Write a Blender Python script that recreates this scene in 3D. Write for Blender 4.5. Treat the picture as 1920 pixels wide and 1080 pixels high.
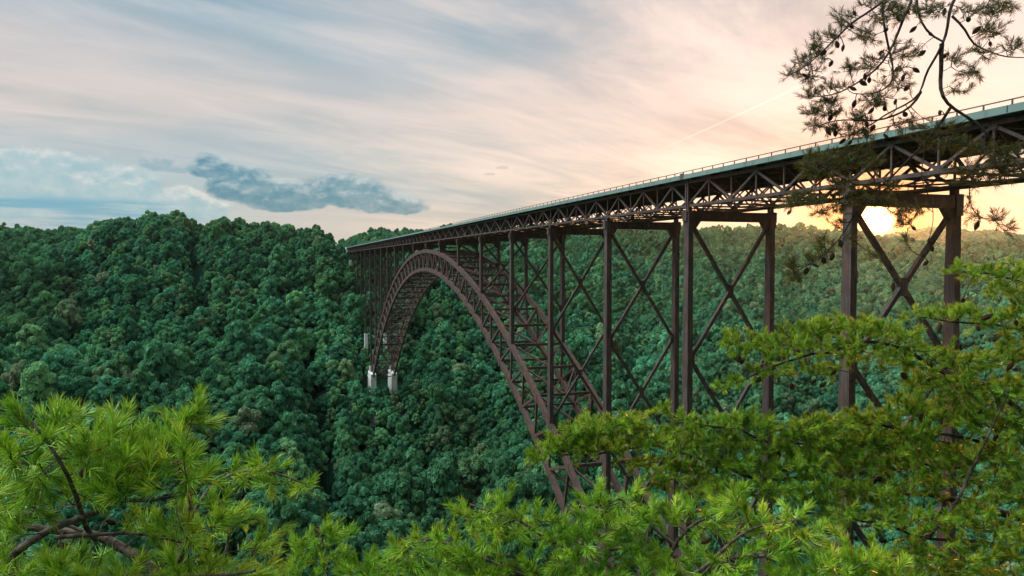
import bpy, math, random
import numpy as np
from mathutils import Vector, noise as mnoise

for o in list(bpy.data.objects):
    bpy.data.objects.remove(o)
S = bpy.context.scene
COL = S.collection
RNG = np.random.default_rng(7)
random.seed(7)
R = math.radians

# ------------------------------------------------------------------ camera
CAM = np.array([371.99, -71.22, -10.11])
YAW, PITCH, FPX = R(17.785), R(2.234), 1322.5          # heading to the right of -X, tilt down, focal length for 1920 px
FW = np.array([-math.cos(YAW) * math.cos(PITCH), math.sin(YAW) * math.cos(PITCH), -math.sin(PITCH)])
RT = np.array([math.sin(YAW), math.cos(YAW), 0.0])
UP = np.cross(RT, FW)
cd = bpy.data.cameras.new('camera')
cam = bpy.data.objects.new('camera', cd)
COL.objects.link(cam)
cd.sensor_width = 36.0
cd.lens = FPX / 1920 * 36
cd.clip_start = 0.1
cd.clip_end = 30000
from mathutils import Matrix
cam.matrix_world = Matrix(((RT[0], UP[0], -FW[0], CAM[0]), (RT[1], UP[1], -FW[1], CAM[1]),
                           (RT[2], UP[2], -FW[2], CAM[2]), (0, 0, 0, 1)))
S.camera = cam
S.view_settings.view_transform = 'Standard'
S.view_settings.look = 'None'
S.view_settings.exposure = 0.0
S.view_settings.gamma = 1.0
S.render.engine = 'CYCLES'
S.cycles.use_denoising = True
S.cycles.max_bounces = 6
S.cycles.diffuse_bounces = 2
S.cycles.glossy_bounces = 2
S.cycles.transmission_bounces = 2
S.cycles.volume_bounces = 0
S.cycles.sample_clamp_indirect = 4
S.cycles.use_fast_gi = False


def P(u, v, d):
    """point of the place at metres d ahead of the camera"""
    return CAM + FW * d + RT * ((u - 960) / FPX * d) - UP * ((v - 540) / FPX * d)


SUN_AZ = YAW + math.atan((1642 - 960) / FPX)          # clockwise from -X
SUN_EL = R(2.95)
SUND = np.array([-math.cos(SUN_AZ) * math.cos(SUN_EL), math.sin(SUN_AZ) * math.cos(SUN_EL), math.sin(SUN_EL)])


# ------------------------------------------------------------------ node helpers
class NT:
    def __init__(s, nt):
        s.nt = nt
        s.N = nt.nodes
        s.L = nt.links

    def put(s, sock, val):
        if isinstance(val, bpy.types.NodeSocket):
            s.L.new(val, sock)
        else:
            if isinstance(val, (tuple, list)) and sock.type == 'RGBA' and len(val) == 3:
                val = (*val, 1)
            sock.default_value = val

    def n(s, t, ins=None, out=0, **kw):
        nd = s.N.new(t)
        for k, v in kw.items():
            setattr(nd, k, v)
        for k, v in (ins or {}).items():
            s.put(nd.inputs[k], v)
        return nd.outputs[out]

    def m(s, op, a, b=0.0, c=0.0, clamp=False):
        nd = s.N.new('ShaderNodeMath')
        nd.operation = op
        nd.use_clamp = clamp
        for i, x in enumerate((a, b, c)):
            s.put(nd.inputs[i], x)
        return nd.outputs[0]

    def ss(s, x, lo, hi):
        nd = s.N.new('ShaderNodeMapRange')
        nd.interpolation_type = 'SMOOTHSTEP'
        s.put(nd.inputs[0], x)
        s.put(nd.inputs[1], lo)
        s.put(nd.inputs[2], hi)
        return nd.outputs[0]

    def mix(s, f, a, b, mode='MIX'):
        nd = s.N.new('ShaderNodeMix')
        nd.data_type = 'RGBA'
        nd.blend_type = mode
        s.put(nd.inputs[0], f)
        s.put(nd.inputs[6], a)
        s.put(nd.inputs[7], b)
        return nd.outputs[2]

    def noise(s, vec, scale, detail=4, rough=0.55, dist=0.0):
        nd = s.N.new('ShaderNodeTexNoise')
        s.put(nd.inputs['Vector'], vec)
        nd.inputs['Scale'].default_value = scale
        nd.inputs['Detail'].default_value = detail
        nd.inputs['Roughness'].default_value = rough
        nd.inputs['Distortion'].default_value = dist
        return nd.outputs[0]

    def xyz(s, x, y, z=0.0):
        return s.n('ShaderNodeCombineXYZ', {0: x, 1: y, 2: z})


# ------------------------------------------------------------------ world: evening sky with high cloud
W = bpy.data.worlds.new('World')
S.world = W
W.use_nodes = True
W.node_tree.nodes.clear()
w = NT(W.node_tree)
SKY_FILL = 15.0
dirv = w.n('ShaderNodeTexCoord', out='Generated')
sp = w.N.new('ShaderNodeSeparateXYZ')
w.L.new(dirv, sp.inputs[0])
dx, dy, dz = sp.outputs
az = w.m('MULTIPLY', w.m('ARCTAN2', dy, w.m('MULTIPLY', dx, -1.0)), 57.2958)
el = w.m('MULTIPLY', w.m('ARCSINE', dz), 57.2958)
dots = w.n('ShaderNodeVectorMath', {0: dirv, 1: tuple(SUND)}, out='Value', operation='DOT_PRODUCT')
ang = w.m('MULTIPLY', w.m('ARCCOSINE', w.m('MINIMUM', dots, 0.99999)), 57.2958)
azd = w.m('ABSOLUTE', w.m('SUBTRACT', az, math.degrees(SUN_AZ)))
# high thin cloud laid on a flat layer overhead
zz = w.m('ADD', w.m('MAXIMUM', dz, 0.0), 0.10)
px = w.m('DIVIDE', dx, zz)
py = w.m('DIVIDE', dy, zz)
cir_v = w.xyz(w.m('ADD', w.m('MULTIPLY', px, 0.60), w.m('MULTIPLY', py, 0.10)), w.m('ADD', w.m('MULTIPLY', py, 0.30), w.m('MULTIPLY', px, -0.12)), 3.1)
cA = w.noise(cir_v, 0.9, 7, 0.56, 0.5)
cir_w = w.xyz(w.m('ADD', w.m('MULTIPLY', px, 1.35), w.m('MULTIPLY', py, 0.7)), w.m('ADD', w.m('MULTIPLY', py, 0.42), w.m('MULTIPLY', px, -0.16)), 9.7)
cB = w.noise(cir_w, 1.5, 8, 0.64, 0.7)
cir_x = w.xyz(w.m('MULTIPLY', az, 0.022), w.m('MULTIPLY', el, 0.085), 5.2)
cC = w.noise(cir_x, 1.35, 4, 0.55, 0.3)
cmix = w.m('ADD', w.m('ADD', w.m('MULTIPLY', cA, 0.45), w.m('MULTIPLY', cB, 0.30)), w.m('MULTIPLY', cC, 0.50))
cloud = w.ss(cmix, 0.50, 0.70)
nang = w.m('MULTIPLY', ang, -1.0)
warm = w.ss(nang, -46.0, -6.0)
elf = w.ss(el, 2.0, 24.0)
blue = w.mix(elf, (0.40, 0.50, 0.55), (0.22, 0.385, 0.475))
blue = w.mix(w.ss(nang, -42.0, -6.0), blue, (0.62, 0.48, 0.42))
peach = w.mix(w.ss(nang, -56.0, -10.0), (0.60, 0.585, 0.59), (1.02, 0.76, 0.61))
base = w.mix(cloud, blue, peach)
# broad warm band at mid height between the cool patches
band = w.m('MULTIPLY', w.ss(w.m('ADD', el, w.m('MULTIPLY', cA, 7.0)), 9.0, 14.0), w.ss(w.m('MULTIPLY', w.m('ADD', el, w.m('MULTIPLY', cB, 9.0)), -1.0), -23.0, -15.0))
base = w.mix(w.m('MULTIPLY', w.m('MULTIPLY', band, w.m('ADD', 0.25, w.m('MULTIPLY', cB, 0.75))), 0.80), base, w.mix(warm, (0.84, 0.66, 0.57), (1.06, 0.76, 0.59)))
low = w.m('MULTIPLY', w.ss(w.m('MULTIPLY', el, -1.0), -9.0, -3.0), w.ss(nang, -62.0, -30.0))
low = w.m('MULTIPLY', w.ss(w.m('MULTIPLY', el, -1.0), -9.5, -3.0), w.ss(ang, 26.0, 44.0))
base = w.mix(w.m('MULTIPLY', low, 0.8), base, w.mix(w.ss(ang, 34.0, 60.0), (0.58, 0.55, 0.53), (0.40, 0.52, 0.58)))
tex = w.m('MULTIPLY_ADD', w.m('SUBTRACT', cB, 0.5), 0.38, 0.99)
base = w.mix(1.0, base, w.n('ShaderNodeCombineColor', {0: tex, 1: tex, 2: tex}), 'MULTIPLY')
# glow about the sun
g1 = w.m('EXPONENT', w.m('MULTIPLY', w.m('POWER', w.m('DIVIDE', ang, 0.9), 2.0), -1.0))
g2 = w.m('EXPONENT', w.m('MULTIPLY', w.m('DIVIDE', ang, 2.4), -1.0))
ring = w.m('EXPONENT', w.m('MULTIPLY', w.m('POWER', w.m('DIVIDE', ang, 5.6), 2.0), -1.0))
g3 = w.m('EXPONENT', w.m('MULTIPLY', w.m('POWER', w.m('DIVIDE', ang, 15.0), 2.0), -1.0))
glow = w.mix(1.0, w.mix(g1, (0, 0, 0), (9.0, 6.0, 2.6)), w.mix(g2, (0, 0, 0), (0.85, 0.25, 0.01)), 'ADD')
glow = w.mix(1.0, glow, w.mix(w.m('MULTIPLY', g3, w.m('ADD', w.m('MULTIPLY', cloud, 0.9), 0.15)), (0, 0, 0), w.mix(ring, (0.17, 0.18, 0.19), (0.10, 0.05, 0.0))), 'ADD')
# reddened air low under the sun
red = w.m('MULTIPLY', w.m('EXPONENT', w.m('MULTIPLY', w.m('MAXIMUM', el, 0.0), -0.16)), w.m('EXPONENT', w.m('MULTIPLY', azd, -0.085)))
base = w.mix(1.0, base, w.mix(red, (1, 1, 1), (0.95, 0.52, 0.22)), 'MULTIPLY')


base = w.mix(1.0, base, w.mix(ring, (1, 1, 1), (0.98, 0.36, 0.07)), 'MULTIPLY')


# low cumulus bank, left of the bridge
def cumulus(blobs, seed, sc, amp, flat):
    res = []
    for off in (0.0, 0.45):
        eo = w.m('ADD', el, off)
        v = w.xyz(w.m('MULTIPLY', az, 0.62), w.m('MULTIPLY', eo, 1.0), seed)
        n1 = w.noise(v, sc, 8, 0.60, 0.15)
        f = None
        for (a0, e0, wa, wh) in blobs:
            a = w.m('DIVIDE', w.m('SUBTRACT', az, a0), wa)
            e = w.m('DIVIDE', w.m('SUBTRACT', eo, e0), wh)
            e = w.m('MAXIMUM', e, w.m('MULTIPLY', e, -flat))
            r_ = w.m('SUBTRACT', 1.0, w.m('ADD', w.m('MULTIPLY', a, a), w.m('MULTIPLY', e, e)))
            f = r_ if f is None else w.m('MAXIMUM', f, r_)
        res.append(w.m('ADD', f, w.m('MULTIPLY', w.m('SUBTRACT', n1, 0.5), amp)))
    d0 = w.ss(res[0], 0.0, 0.5)
    thick = w.ss(res[0], 0.1, 1.1)
    top = w.ss(w.m('SUBTRACT', res[0], res[1]), 0.05, 0.75)
    det = w.noise(w.xyz(w.m('MULTIPLY', az, 0.9), w.m('MULTIPLY', el, 1.3), seed + 3), 0.9, 6, 0.6)
    return d0, top, thick, det


for blobs, seed, sc, amp, flat, dark, lite, op in (
        ([(-20.0, 4.4, 6.5, 3.4), (-15.5, 5.0, 4.2, 2.6), (-11.6, 5.0, 3.6, 2.4), (-8.0, 3.8, 5.0, 1.8)], 2.2, 0.62, 2.2, 1.5, (0.30, 0.50, 0.58), (0.74, 0.73, 0.71), 0.85),
        ([(-5.2, 6.6, 1.8, 1.5), (-3.0, 5.2, 3.0, 2.1), (0.2, 4.5, 4.2, 2.0), (4.4, 4.9, 4.4, 2.1), (8.2, 4.2, 3.2, 1.5)], 7.7, 0.85, 1.8, 2.4, (0.03, 0.21, 0.33), (0.50, 0.57, 0.60), 0.97),
        ([(-8.6, 7.0, 1.5, 1.0), (-7.4, 6.8, 1.5, 0.8)], 4.4, 1.1, 1.9, 1.6, (0.22, 0.38, 0.46), (0.48, 0.53, 0.56), 0.75),
        ([(17.0, 7.4, 0.6, 0.2), (16.0, 6.9, 0.5, 0.15)], 5.5, 2.2, 1.6, 2.0, (0.42, 0.36, 0.34), (0.5, 0.44, 0.41), 0.5)):
    d0, top, thick, det = cumulus(blobs, seed, sc, amp, flat)
    body = w.mix(w.ss(det, 0.35, 0.68), dark, w.mix(0.30, dark, lite))
    base = w.mix(w.m('MULTIPLY', d0, op), base, w.mix(top, body, lite))
# cool clear strip just over the left ridge
strip = w.m('MULTIPLY', w.m('MULTIPLY', w.ss(w.m('MULTIPLY', el, -1.0), -4.6, -3.9), w.ss(w.m('MULTIPLY', az, -1.0), 4.0, 12.0)),
            w.ss(w.noise(w.xyz(w.m('MULTIPLY', az, 0.10), w.m('MULTIPLY', el, 1.2), 1.0), 1.2, 4), 0.38, 0.58))
base = w.mix(w.m('MULTIPLY', strip, 0.9), base, (0.10, 0.38, 0.54))
# contrail
ta, te = 24.6, 8.9
la = w.m('SUBTRACT', az, ta)
lin = w.m('ABSOLUTE', w.m('SUBTRACT', w.m('SUBTRACT', el, te), w.m('MULTIPLY', w.m('SUBTRACT', la, 5.5), 0.40)))
tr = w.m('MULTIPLY', w.ss(w.m('MULTIPLY', lin, -1.0), -0.13, 0.0), w.m('MULTIPLY', w.ss(az, 28.0, 33.0), w.ss(w.m('MULTIPLY', az, -1.0), -47.0, -42.0)))
base = w.mix(w.m('MULTIPLY', tr, 0.32), base, (1.1, 0.98, 0.85))
skycol = w.mix(1.0, base, glow, 'ADD')
# below the horizon: dim ground tone
# unseen bright patch added high up as fill light, eastern sky behind viewer darker
sky_fill = w.n('ShaderNodeVectorMath', {0: dirv, 1: (-0.20, -0.58, 0.79)}, out='Value', operation='DOT_PRODUCT')
sky_fill = w.m('ADD', 1.0, w.m('MULTIPLY', w.ss(sky_fill, 0.80, 0.98), SKY_FILL))
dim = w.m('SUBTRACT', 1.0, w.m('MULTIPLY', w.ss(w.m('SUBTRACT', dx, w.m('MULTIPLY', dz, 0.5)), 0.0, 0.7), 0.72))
skycol = w.mix(1.0, skycol, w.n('ShaderNodeCombineColor', {0: w.m('MULTIPLY', sky_fill, dim), 1: w.m('MULTIPLY', sky_fill, dim), 2: w.m('MULTIPLY', sky_fill, dim)}), 'MULTIPLY')
skycol = w.mix(w.ss(el, -3.0, 0.0), (0.05, 0.09, 0.08), skycol)
nish = w.N.new('ShaderNodeTexSky')
nish.sky_type = 'NISHITA'
nish.sun_disc = False
nish.dust_density = 0.0
nish.air_density = 1.3
nish.ozone_density = 3.0
nish.sun_elevation = SUN_EL
nish.sun_rotation = math.atan2(SUND[0], SUND[1])
bg1 = w.n('ShaderNodeBackground', {0: nish.outputs[0], 1: 0.05})
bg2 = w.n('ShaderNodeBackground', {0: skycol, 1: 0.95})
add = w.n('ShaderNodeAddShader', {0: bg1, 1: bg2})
w.n('ShaderNodeOutputWorld', {0: add}) if False else None
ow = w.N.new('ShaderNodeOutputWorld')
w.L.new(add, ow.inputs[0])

# ------------------------------------------------------------------ sun
sd = bpy.data.lights.new('sun', 'SUN')
sd.energy = 5.0
sd.angle = R(0.5)
sd.color = (1.0, 0.42, 0.13)
sun = bpy.data.objects.new('sun', sd)
COL.objects.link(sun)
sun.rotation_euler = Vector(SUND).to_track_quat('Z', 'Y').to_euler()


# ------------------------------------------------------------------ materials
def principled(name, build, rough=0.7, spec=0.3):
    m = bpy.data.materials.new(name)
    m.use_nodes = True
    m.node_tree.nodes.clear()
    t = NT(m.node_tree)
    b = t.N.new('ShaderNodeBsdfPrincipled')
    b.inputs['Roughness'].default_value = rough
    b.inputs['Specular IOR Level'].default_value = spec
    o = t.N.new('ShaderNodeOutputMaterial')
    t.L.new(b.outputs[0], o.inputs[0])
    col = build(t, b)
    t.put(b.inputs['Base Color'], col)
    return m


def steel(t, b, base=(0.045, 0.030, 0.024), rust=(0.088, 0.042, 0.026), grey=(0.090, 0.075, 0.069)):
    oc = t.n('ShaderNodeTexCoord', out='Object')
    mp = t.n('ShaderNodeMapping', {'Vector': oc, 'Scale': (1, 1, 0.12)})
    a = t.noise(oc, 0.35, 5, 0.6)
    s = t.noise(mp, 2.2, 5, 0.65)
    c = t.mix(t.ss(a, 0.38, 0.66), base, rust)
    c = t.mix(t.m('MULTIPLY', t.ss(s, 0.46, 0.62), 0.8), c, grey)
    f = t.noise(oc, 6.0, 3, 0.6)
    run = t.noise(t.n('ShaderNodeMapping', {'Vector': oc, 'Scale': (1.6, 1.6, 0.05)}), 1.3, 4, 0.6)
    c = t.mix(t.m('MULTIPLY', t.ss(run, 0.52, 0.64), 0.7), c, (0.035, 0.022, 0.018))
    c = t.mix(t.m('MULTIPLY', t.ss(f, 0.5, 0.8), 0.35), c, (0.07, 0.045, 0.04))
    bp = t.N.new('ShaderNodeBump')
    bp.inputs['Strength'].default_value = 0.25
    bp.inputs['Distance'].default_value = 0.05
    t.L.new(f, bp.inputs['Height'])
    t.L.new(bp.outputs[0], b.inputs['Normal'])
    return c


M_STEEL = principled('weathering_steel', steel, 0.62, 0.4)
M_STEEL2 = principled('weathering_steel_arch', lambda t, b: steel(t, b, (0.064, 0.034, 0.025), (0.13, 0.055, 0.032), (0.092, 0.068, 0.062)), 0.62, 0.4)
M_RAIL = principled('rail_steel', lambda t, b: t.mix(t.noise(t.n('ShaderNodeTexCoord', out='Object'), 1.0), (0.06, 0.045, 0.04), (0.11, 0.08, 0.07)), 0.55, 0.5)


def parapet_c(t, b):
    oc = t.n('ShaderNodeTexCoord', out='Object')
    mp = t.n('ShaderNodeMapping', {'Vector': oc, 'Scale': (1, 1, 0.1)})
    s = t.noise(mp, 0.9, 5, 0.65)
    c = t.mix(t.noise(oc, 0.2, 4), (0.135, 0.205, 0.17), (0.20, 0.27, 0.23))
    return t.mix(t.m('MULTIPLY', t.ss(s, 0.48, 0.68), 0.7), c, (0.10, 0.13, 0.115))


M_PAR = principled('green_grey_parapet_concrete', parapet_c, 0.8, 0.2)


def conc(t, b):
    oc = t.n('ShaderNodeTexCoord', out='Object')
    mp = t.n('ShaderNodeMapping', {'Vector': oc, 'Scale': (1, 1, 0.12)})
    s = t.noise(mp, 0.9, 5, 0.65)
    c = t.mix(t.noise(oc, 0.4, 4), (0.74, 0.72, 0.64), (0.86, 0.84, 0.77))
    return t.mix(t.m('MULTIPLY', t.ss(s, 0.50, 0.66), 0.75), c, (0.34, 0.23, 0.14))


M_CONC = principled('pier_concrete', conc, 0.85, 0.2)
M_ASPH = principled('road_asphalt', lambda t, b: t.mix(t.noise(t.n('ShaderNodeTexCoord', out='Object'), 3.0, 5), (0.045, 0.045, 0.047), (0.075, 0.073, 0.07)), 0.9, 0.2)


def ground_c(t, b):
    p = t.n('ShaderNodeNewGeometry', out='Position')
    a = t.noise(p, 0.05, 6, 0.65)
    c = t.noise(p, 0.9, 5, 0.7)
    col = t.mix(t.ss(a, 0.35, 0.65), (0.012, 0.05, 0.028), (0.02, 0.075, 0.04))
    col = t.mix(t.ss(c, 0.45, 0.7), col, (0.010, 0.035, 0.022))
    return col


M_GROUND = principled('forest_floor', ground_c, 0.95, 0.05)


def foliage_mat(name, cols, trans=0.3, rnd=True):
    m = bpy.data.materials.new(name)
    m.use_nodes = True
    m.node_tree.nodes.clear()
    t = NT(m.node_tree)
    oi = t.n('ShaderNodeObjectInfo', out='Random')
    ramp = t.N.new('ShaderNodeValToRGB')
    t.L.new(oi, ramp.inputs[0])
    el_ = ramp.color_ramp.elements
    while len(el_) < len(cols):
        el_.new(0.5)
    for i, (p, c) in enumerate(cols):
        el_[i].position = p
        el_[i].color = (*c, 1)
    g = t.n('ShaderNodeNewGeometry', out='Random Per Island')
    col = t.mix(t.m('MULTIPLY', g, 0.75), ramp.outputs[0], (0.13, 0.33, 0.155))
    col = t.mix(t.m('MULTIPLY', t.m('POWER', g, 6.0), 0.35), col, (0.28, 0.45, 0.19))
    pos = t.n('ShaderNodeNewGeometry', out='Position')
    big = t.noise(pos, 0.006, 3, 0.5)
    col = t.mix(1.0, col, t.n('ShaderNodeCombineColor', {0: t.m('MULTIPLY_ADD', t.n('ShaderNodeTexWhiteNoise', {'W': oi}, noise_dimensions='1D'), 1.1, 0.65), 1: t.m('MULTIPLY_ADD', t.n('ShaderNodeTexWhiteNoise', {'W': oi}, noise_dimensions='1D'), 0.9, 0.75), 2: t.m('MULTIPLY_ADD', t.n('ShaderNodeTexWhiteNoise', {'W': oi}, noise_dimensions='1D'), 0.9, 0.75)}), 'MULTIPLY')
    col = t.mix(t.ss(big, 0.40, 0.62), col, t.mix(0.55, col, (0.085, 0.19, 0.075)))
    d = t.n('ShaderNodeBsdfDiffuse', {'Color': col})
    tr = t.n('ShaderNodeBsdfTranslucent', {'Color': t.mix(0.3, col, (0.10, 0.24, 0.05))})
    mx = t.n('ShaderNodeMixShader', {0: trans, 1: d, 2: tr})
    o = t.N.new('ShaderNodeOutputMaterial')
    t.L.new(mx, o.inputs[0])
    return m


M_LEAF = foliage_mat('broadleaf_foliage', [(0.0, (0.014, 0.125, 0.085)), (0.3, (0.028, 0.185, 0.115)), (0.6, (0.062, 0.26, 0.135)),
                                           (0.85, (0.14, 0.33, 0.12)), (0.95, (0.22, 0.31, 0.15)), (1.0, (0.28, 0.24, 0.16))])
M_BARK = principled('grey_bark', lambda t, b: t.mix(t.noise(t.n('ShaderNodeTexCoord', out='Object'), 4.0, 5), (0.06, 0.05, 0.04), (0.16, 0.14, 0.12)), 0.95, 0.1)


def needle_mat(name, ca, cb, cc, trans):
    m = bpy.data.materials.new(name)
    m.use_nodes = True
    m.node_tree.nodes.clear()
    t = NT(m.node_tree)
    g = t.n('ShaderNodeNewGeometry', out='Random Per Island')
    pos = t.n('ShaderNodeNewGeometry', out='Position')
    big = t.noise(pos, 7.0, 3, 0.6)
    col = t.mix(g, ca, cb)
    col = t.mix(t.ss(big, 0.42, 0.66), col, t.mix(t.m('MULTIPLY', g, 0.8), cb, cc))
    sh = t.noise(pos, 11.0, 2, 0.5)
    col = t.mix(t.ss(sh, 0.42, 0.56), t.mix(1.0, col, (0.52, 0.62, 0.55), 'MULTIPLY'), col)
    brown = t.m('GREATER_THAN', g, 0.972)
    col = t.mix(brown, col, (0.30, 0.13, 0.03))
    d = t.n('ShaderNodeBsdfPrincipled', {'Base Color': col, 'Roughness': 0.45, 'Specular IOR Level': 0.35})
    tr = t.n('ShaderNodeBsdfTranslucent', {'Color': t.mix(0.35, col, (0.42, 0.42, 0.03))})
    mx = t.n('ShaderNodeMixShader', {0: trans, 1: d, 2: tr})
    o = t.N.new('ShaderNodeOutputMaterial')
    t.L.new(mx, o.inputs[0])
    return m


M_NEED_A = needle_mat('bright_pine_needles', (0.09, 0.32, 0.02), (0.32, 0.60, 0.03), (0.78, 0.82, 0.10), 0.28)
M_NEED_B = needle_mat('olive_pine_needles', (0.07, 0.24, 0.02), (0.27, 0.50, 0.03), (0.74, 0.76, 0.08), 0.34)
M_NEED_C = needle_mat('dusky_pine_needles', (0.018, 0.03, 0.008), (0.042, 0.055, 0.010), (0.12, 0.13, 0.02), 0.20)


def bark(t, b, a=(0.055, 0.036, 0.026), c=(0.20, 0.15, 0.11)):
    pos = t.n('ShaderNodeNewGeometry', out='Position')
    n1 = t.noise(pos, 38.0, 5, 0.7)
    n2 = t.noise(pos, 7.0, 3, 0.6)
    col = t.mix(t.ss(n1, 0.38, 0.66), a, c)
    col = t.mix(t.ss(n2, 0.5, 0.7), col, t.mix(0.5, col, (0.26, 0.22, 0.18)))
    bp = t.N.new('ShaderNodeBump')
    bp.inputs['Strength'].default_value = 0.8
    bp.inputs['Distance'].default_value = 0.006
    t.L.new(n1, bp.inputs['Height'])
    t.L.new(bp.outputs[0], b.inputs['Normal'])
    return col


M_BARK_P = principled('pine_bark', bark, 0.9, 0.15)
M_BARK_D = principled('dark_pine_bark', lambda t, b: bark(t, b, (0.022, 0.015, 0.012), (0.09, 0.06, 0.045)), 0.9, 0.15)
M_CONE = principled('cone_scales', lambda t, b: t.mix(t.noise(t.n('ShaderNodeNewGeometry', out='Position'), 90.0, 3), (0.035, 0.018, 0.010), (0.12, 0.06, 0.03)), 0.8, 0.2)


# ------------------------------------------------------------------ object helpers
def link_mesh(name, me, parent=None, mat=None, smooth=False):
    o = bpy.data.objects.new(name, me)
    COL.objects.link(o)
    if parent is not None:
        o.parent = parent
    if mat is not None and not me.materials:
        me.materials.append(mat)
    if smooth:
        me.shade_smooth()
    return o


def empty(name, loc=(0, 0, 0), parent=None):
    o = bpy.data.objects.new(name, None)
    o.location = loc
    COL.objects.link(o)
    if parent:
        o.parent = parent
    return o


def tag(o, label=None, cat=None, group=None, kind=None):
    for k, v in (('label', label), ('category', cat), ('group', group), ('kind', kind)):
        if v:
            o[k] = v
    return o


def mesh_np(name, V, F):
    """V (n,3), F (m,k) all faces the same size"""
    me = bpy.data.meshes.new(name)
    V = np.asarray(V, np.float32)
    F = np.asarray(F, np.int32)
    me.vertices.add(len(V))
    me.vertices.foreach_set('co', V.ravel())
    k = F.shape[1]
    me.loops.add(F.size)
    me.loops.foreach_set('vertex_index', F.ravel())
    me.polygons.add(len(F))
    me.polygons.foreach_set('loop_start', np.arange(0, F.size, k, dtype=np.int32))
    me.update(calc_edges=True)
    me.validate()
    return me


class MB:
    """collects quads"""

    def __init__(s):
        s.v = []
        s.f = []

    def box8(s, pts):
        n = len(s.v)
        s.v += [tuple(p) for p in pts]
        for q in ((0, 3, 2, 1), (4, 5, 6, 7), (0, 1, 5, 4), (1, 2, 6, 5), (2, 3, 7, 6), (3, 0, 4, 7)):
            s.f.append(tuple(n + i for i in q))

    def box(s, x0, x1, y0, y1, z0, z1):
        s.box8([(x0, y0, z0), (x1, y0, z0), (x1, y1, z0), (x0, y1, z0), (x0, y0, z1), (x1, y0, z1), (x1, y1, z1), (x0, y1, z1)])

    def beam(s, a, b, wd, ht, ref=(0, 1, 0), w2=None, h2=None):
        """bar from a to b; wd along ref, ht across it"""
        a = np.array(a, float)
        b = np.array(b, float)
        d = b - a
        d /= np.linalg.norm(d)
        r = np.array(ref, float)
        r -= d * (r @ d)
        if np.linalg.norm(r) < 1e-3:
            r = np.array((1.0, 0, 0)) - d * d[0]
        r /= np.linalg.norm(r)
        q = np.cross(d, r)
        w2 = w2 or wd
        h2 = h2 or ht
        pts = []
        for c, ww, hh in ((a, wd, ht), (b, w2, h2)):
            for i, j in ((-1, -1), (1, -1), (1, 1), (-1, 1)):
                pts.append(c + r * (i * ww / 2) + q * (j * hh / 2))
        s.box8(pts)

    def build(s, name, mat, parent=None):
        me = bpy.data.meshes.new(name)
        me.from_pydata(s.v, [], s.f)
        me.update()
        import bmesh as _b
        bm = _b.new()
        bm.from_mesh(me)
        _b.ops.recalc_face_normals(bm, faces=bm.faces)
        bm.to_mesh(me)
        bm.free()
        return link_mesh(name, me, parent, mat)


# ------------------------------------------------------------------ terrain
def vnoise(x, y, seed=0):
    xi = np.floor(x).astype(np.int64)
    yi = np.floor(y).astype(np.int64)
    fx = x - xi
    fy = y - yi
    fx = fx * fx * (3 - 2 * fx)
    fy = fy * fy * (3 - 2 * fy)

    def h(i, j):
        n = (i * 374761393 + j * 668265263 + seed * 982451653) & 0xFFFFFFFF
        n = ((n ^ (n >> 13)) * 1274126177) & 0xFFFFFFFF
        return ((n ^ (n >> 16)) & 0xFFFF) / 65535.0 * 2 - 1
    return (h(xi, yi) * (1 - fx) + h(xi + 1, yi) * fx) * (1 - fy) + (h(xi, yi + 1) * (1 - fx) + h(xi + 1, yi + 1) * fx) * fy


def fbm(x, y, s, o=4, seed=0):
    r = 0
    a = 1.0
    for k in range(o):
        r = r + a * vnoise(x / s, y / s, seed + k)
        a *= 0.5
        s *= 0.5
    return r


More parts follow.
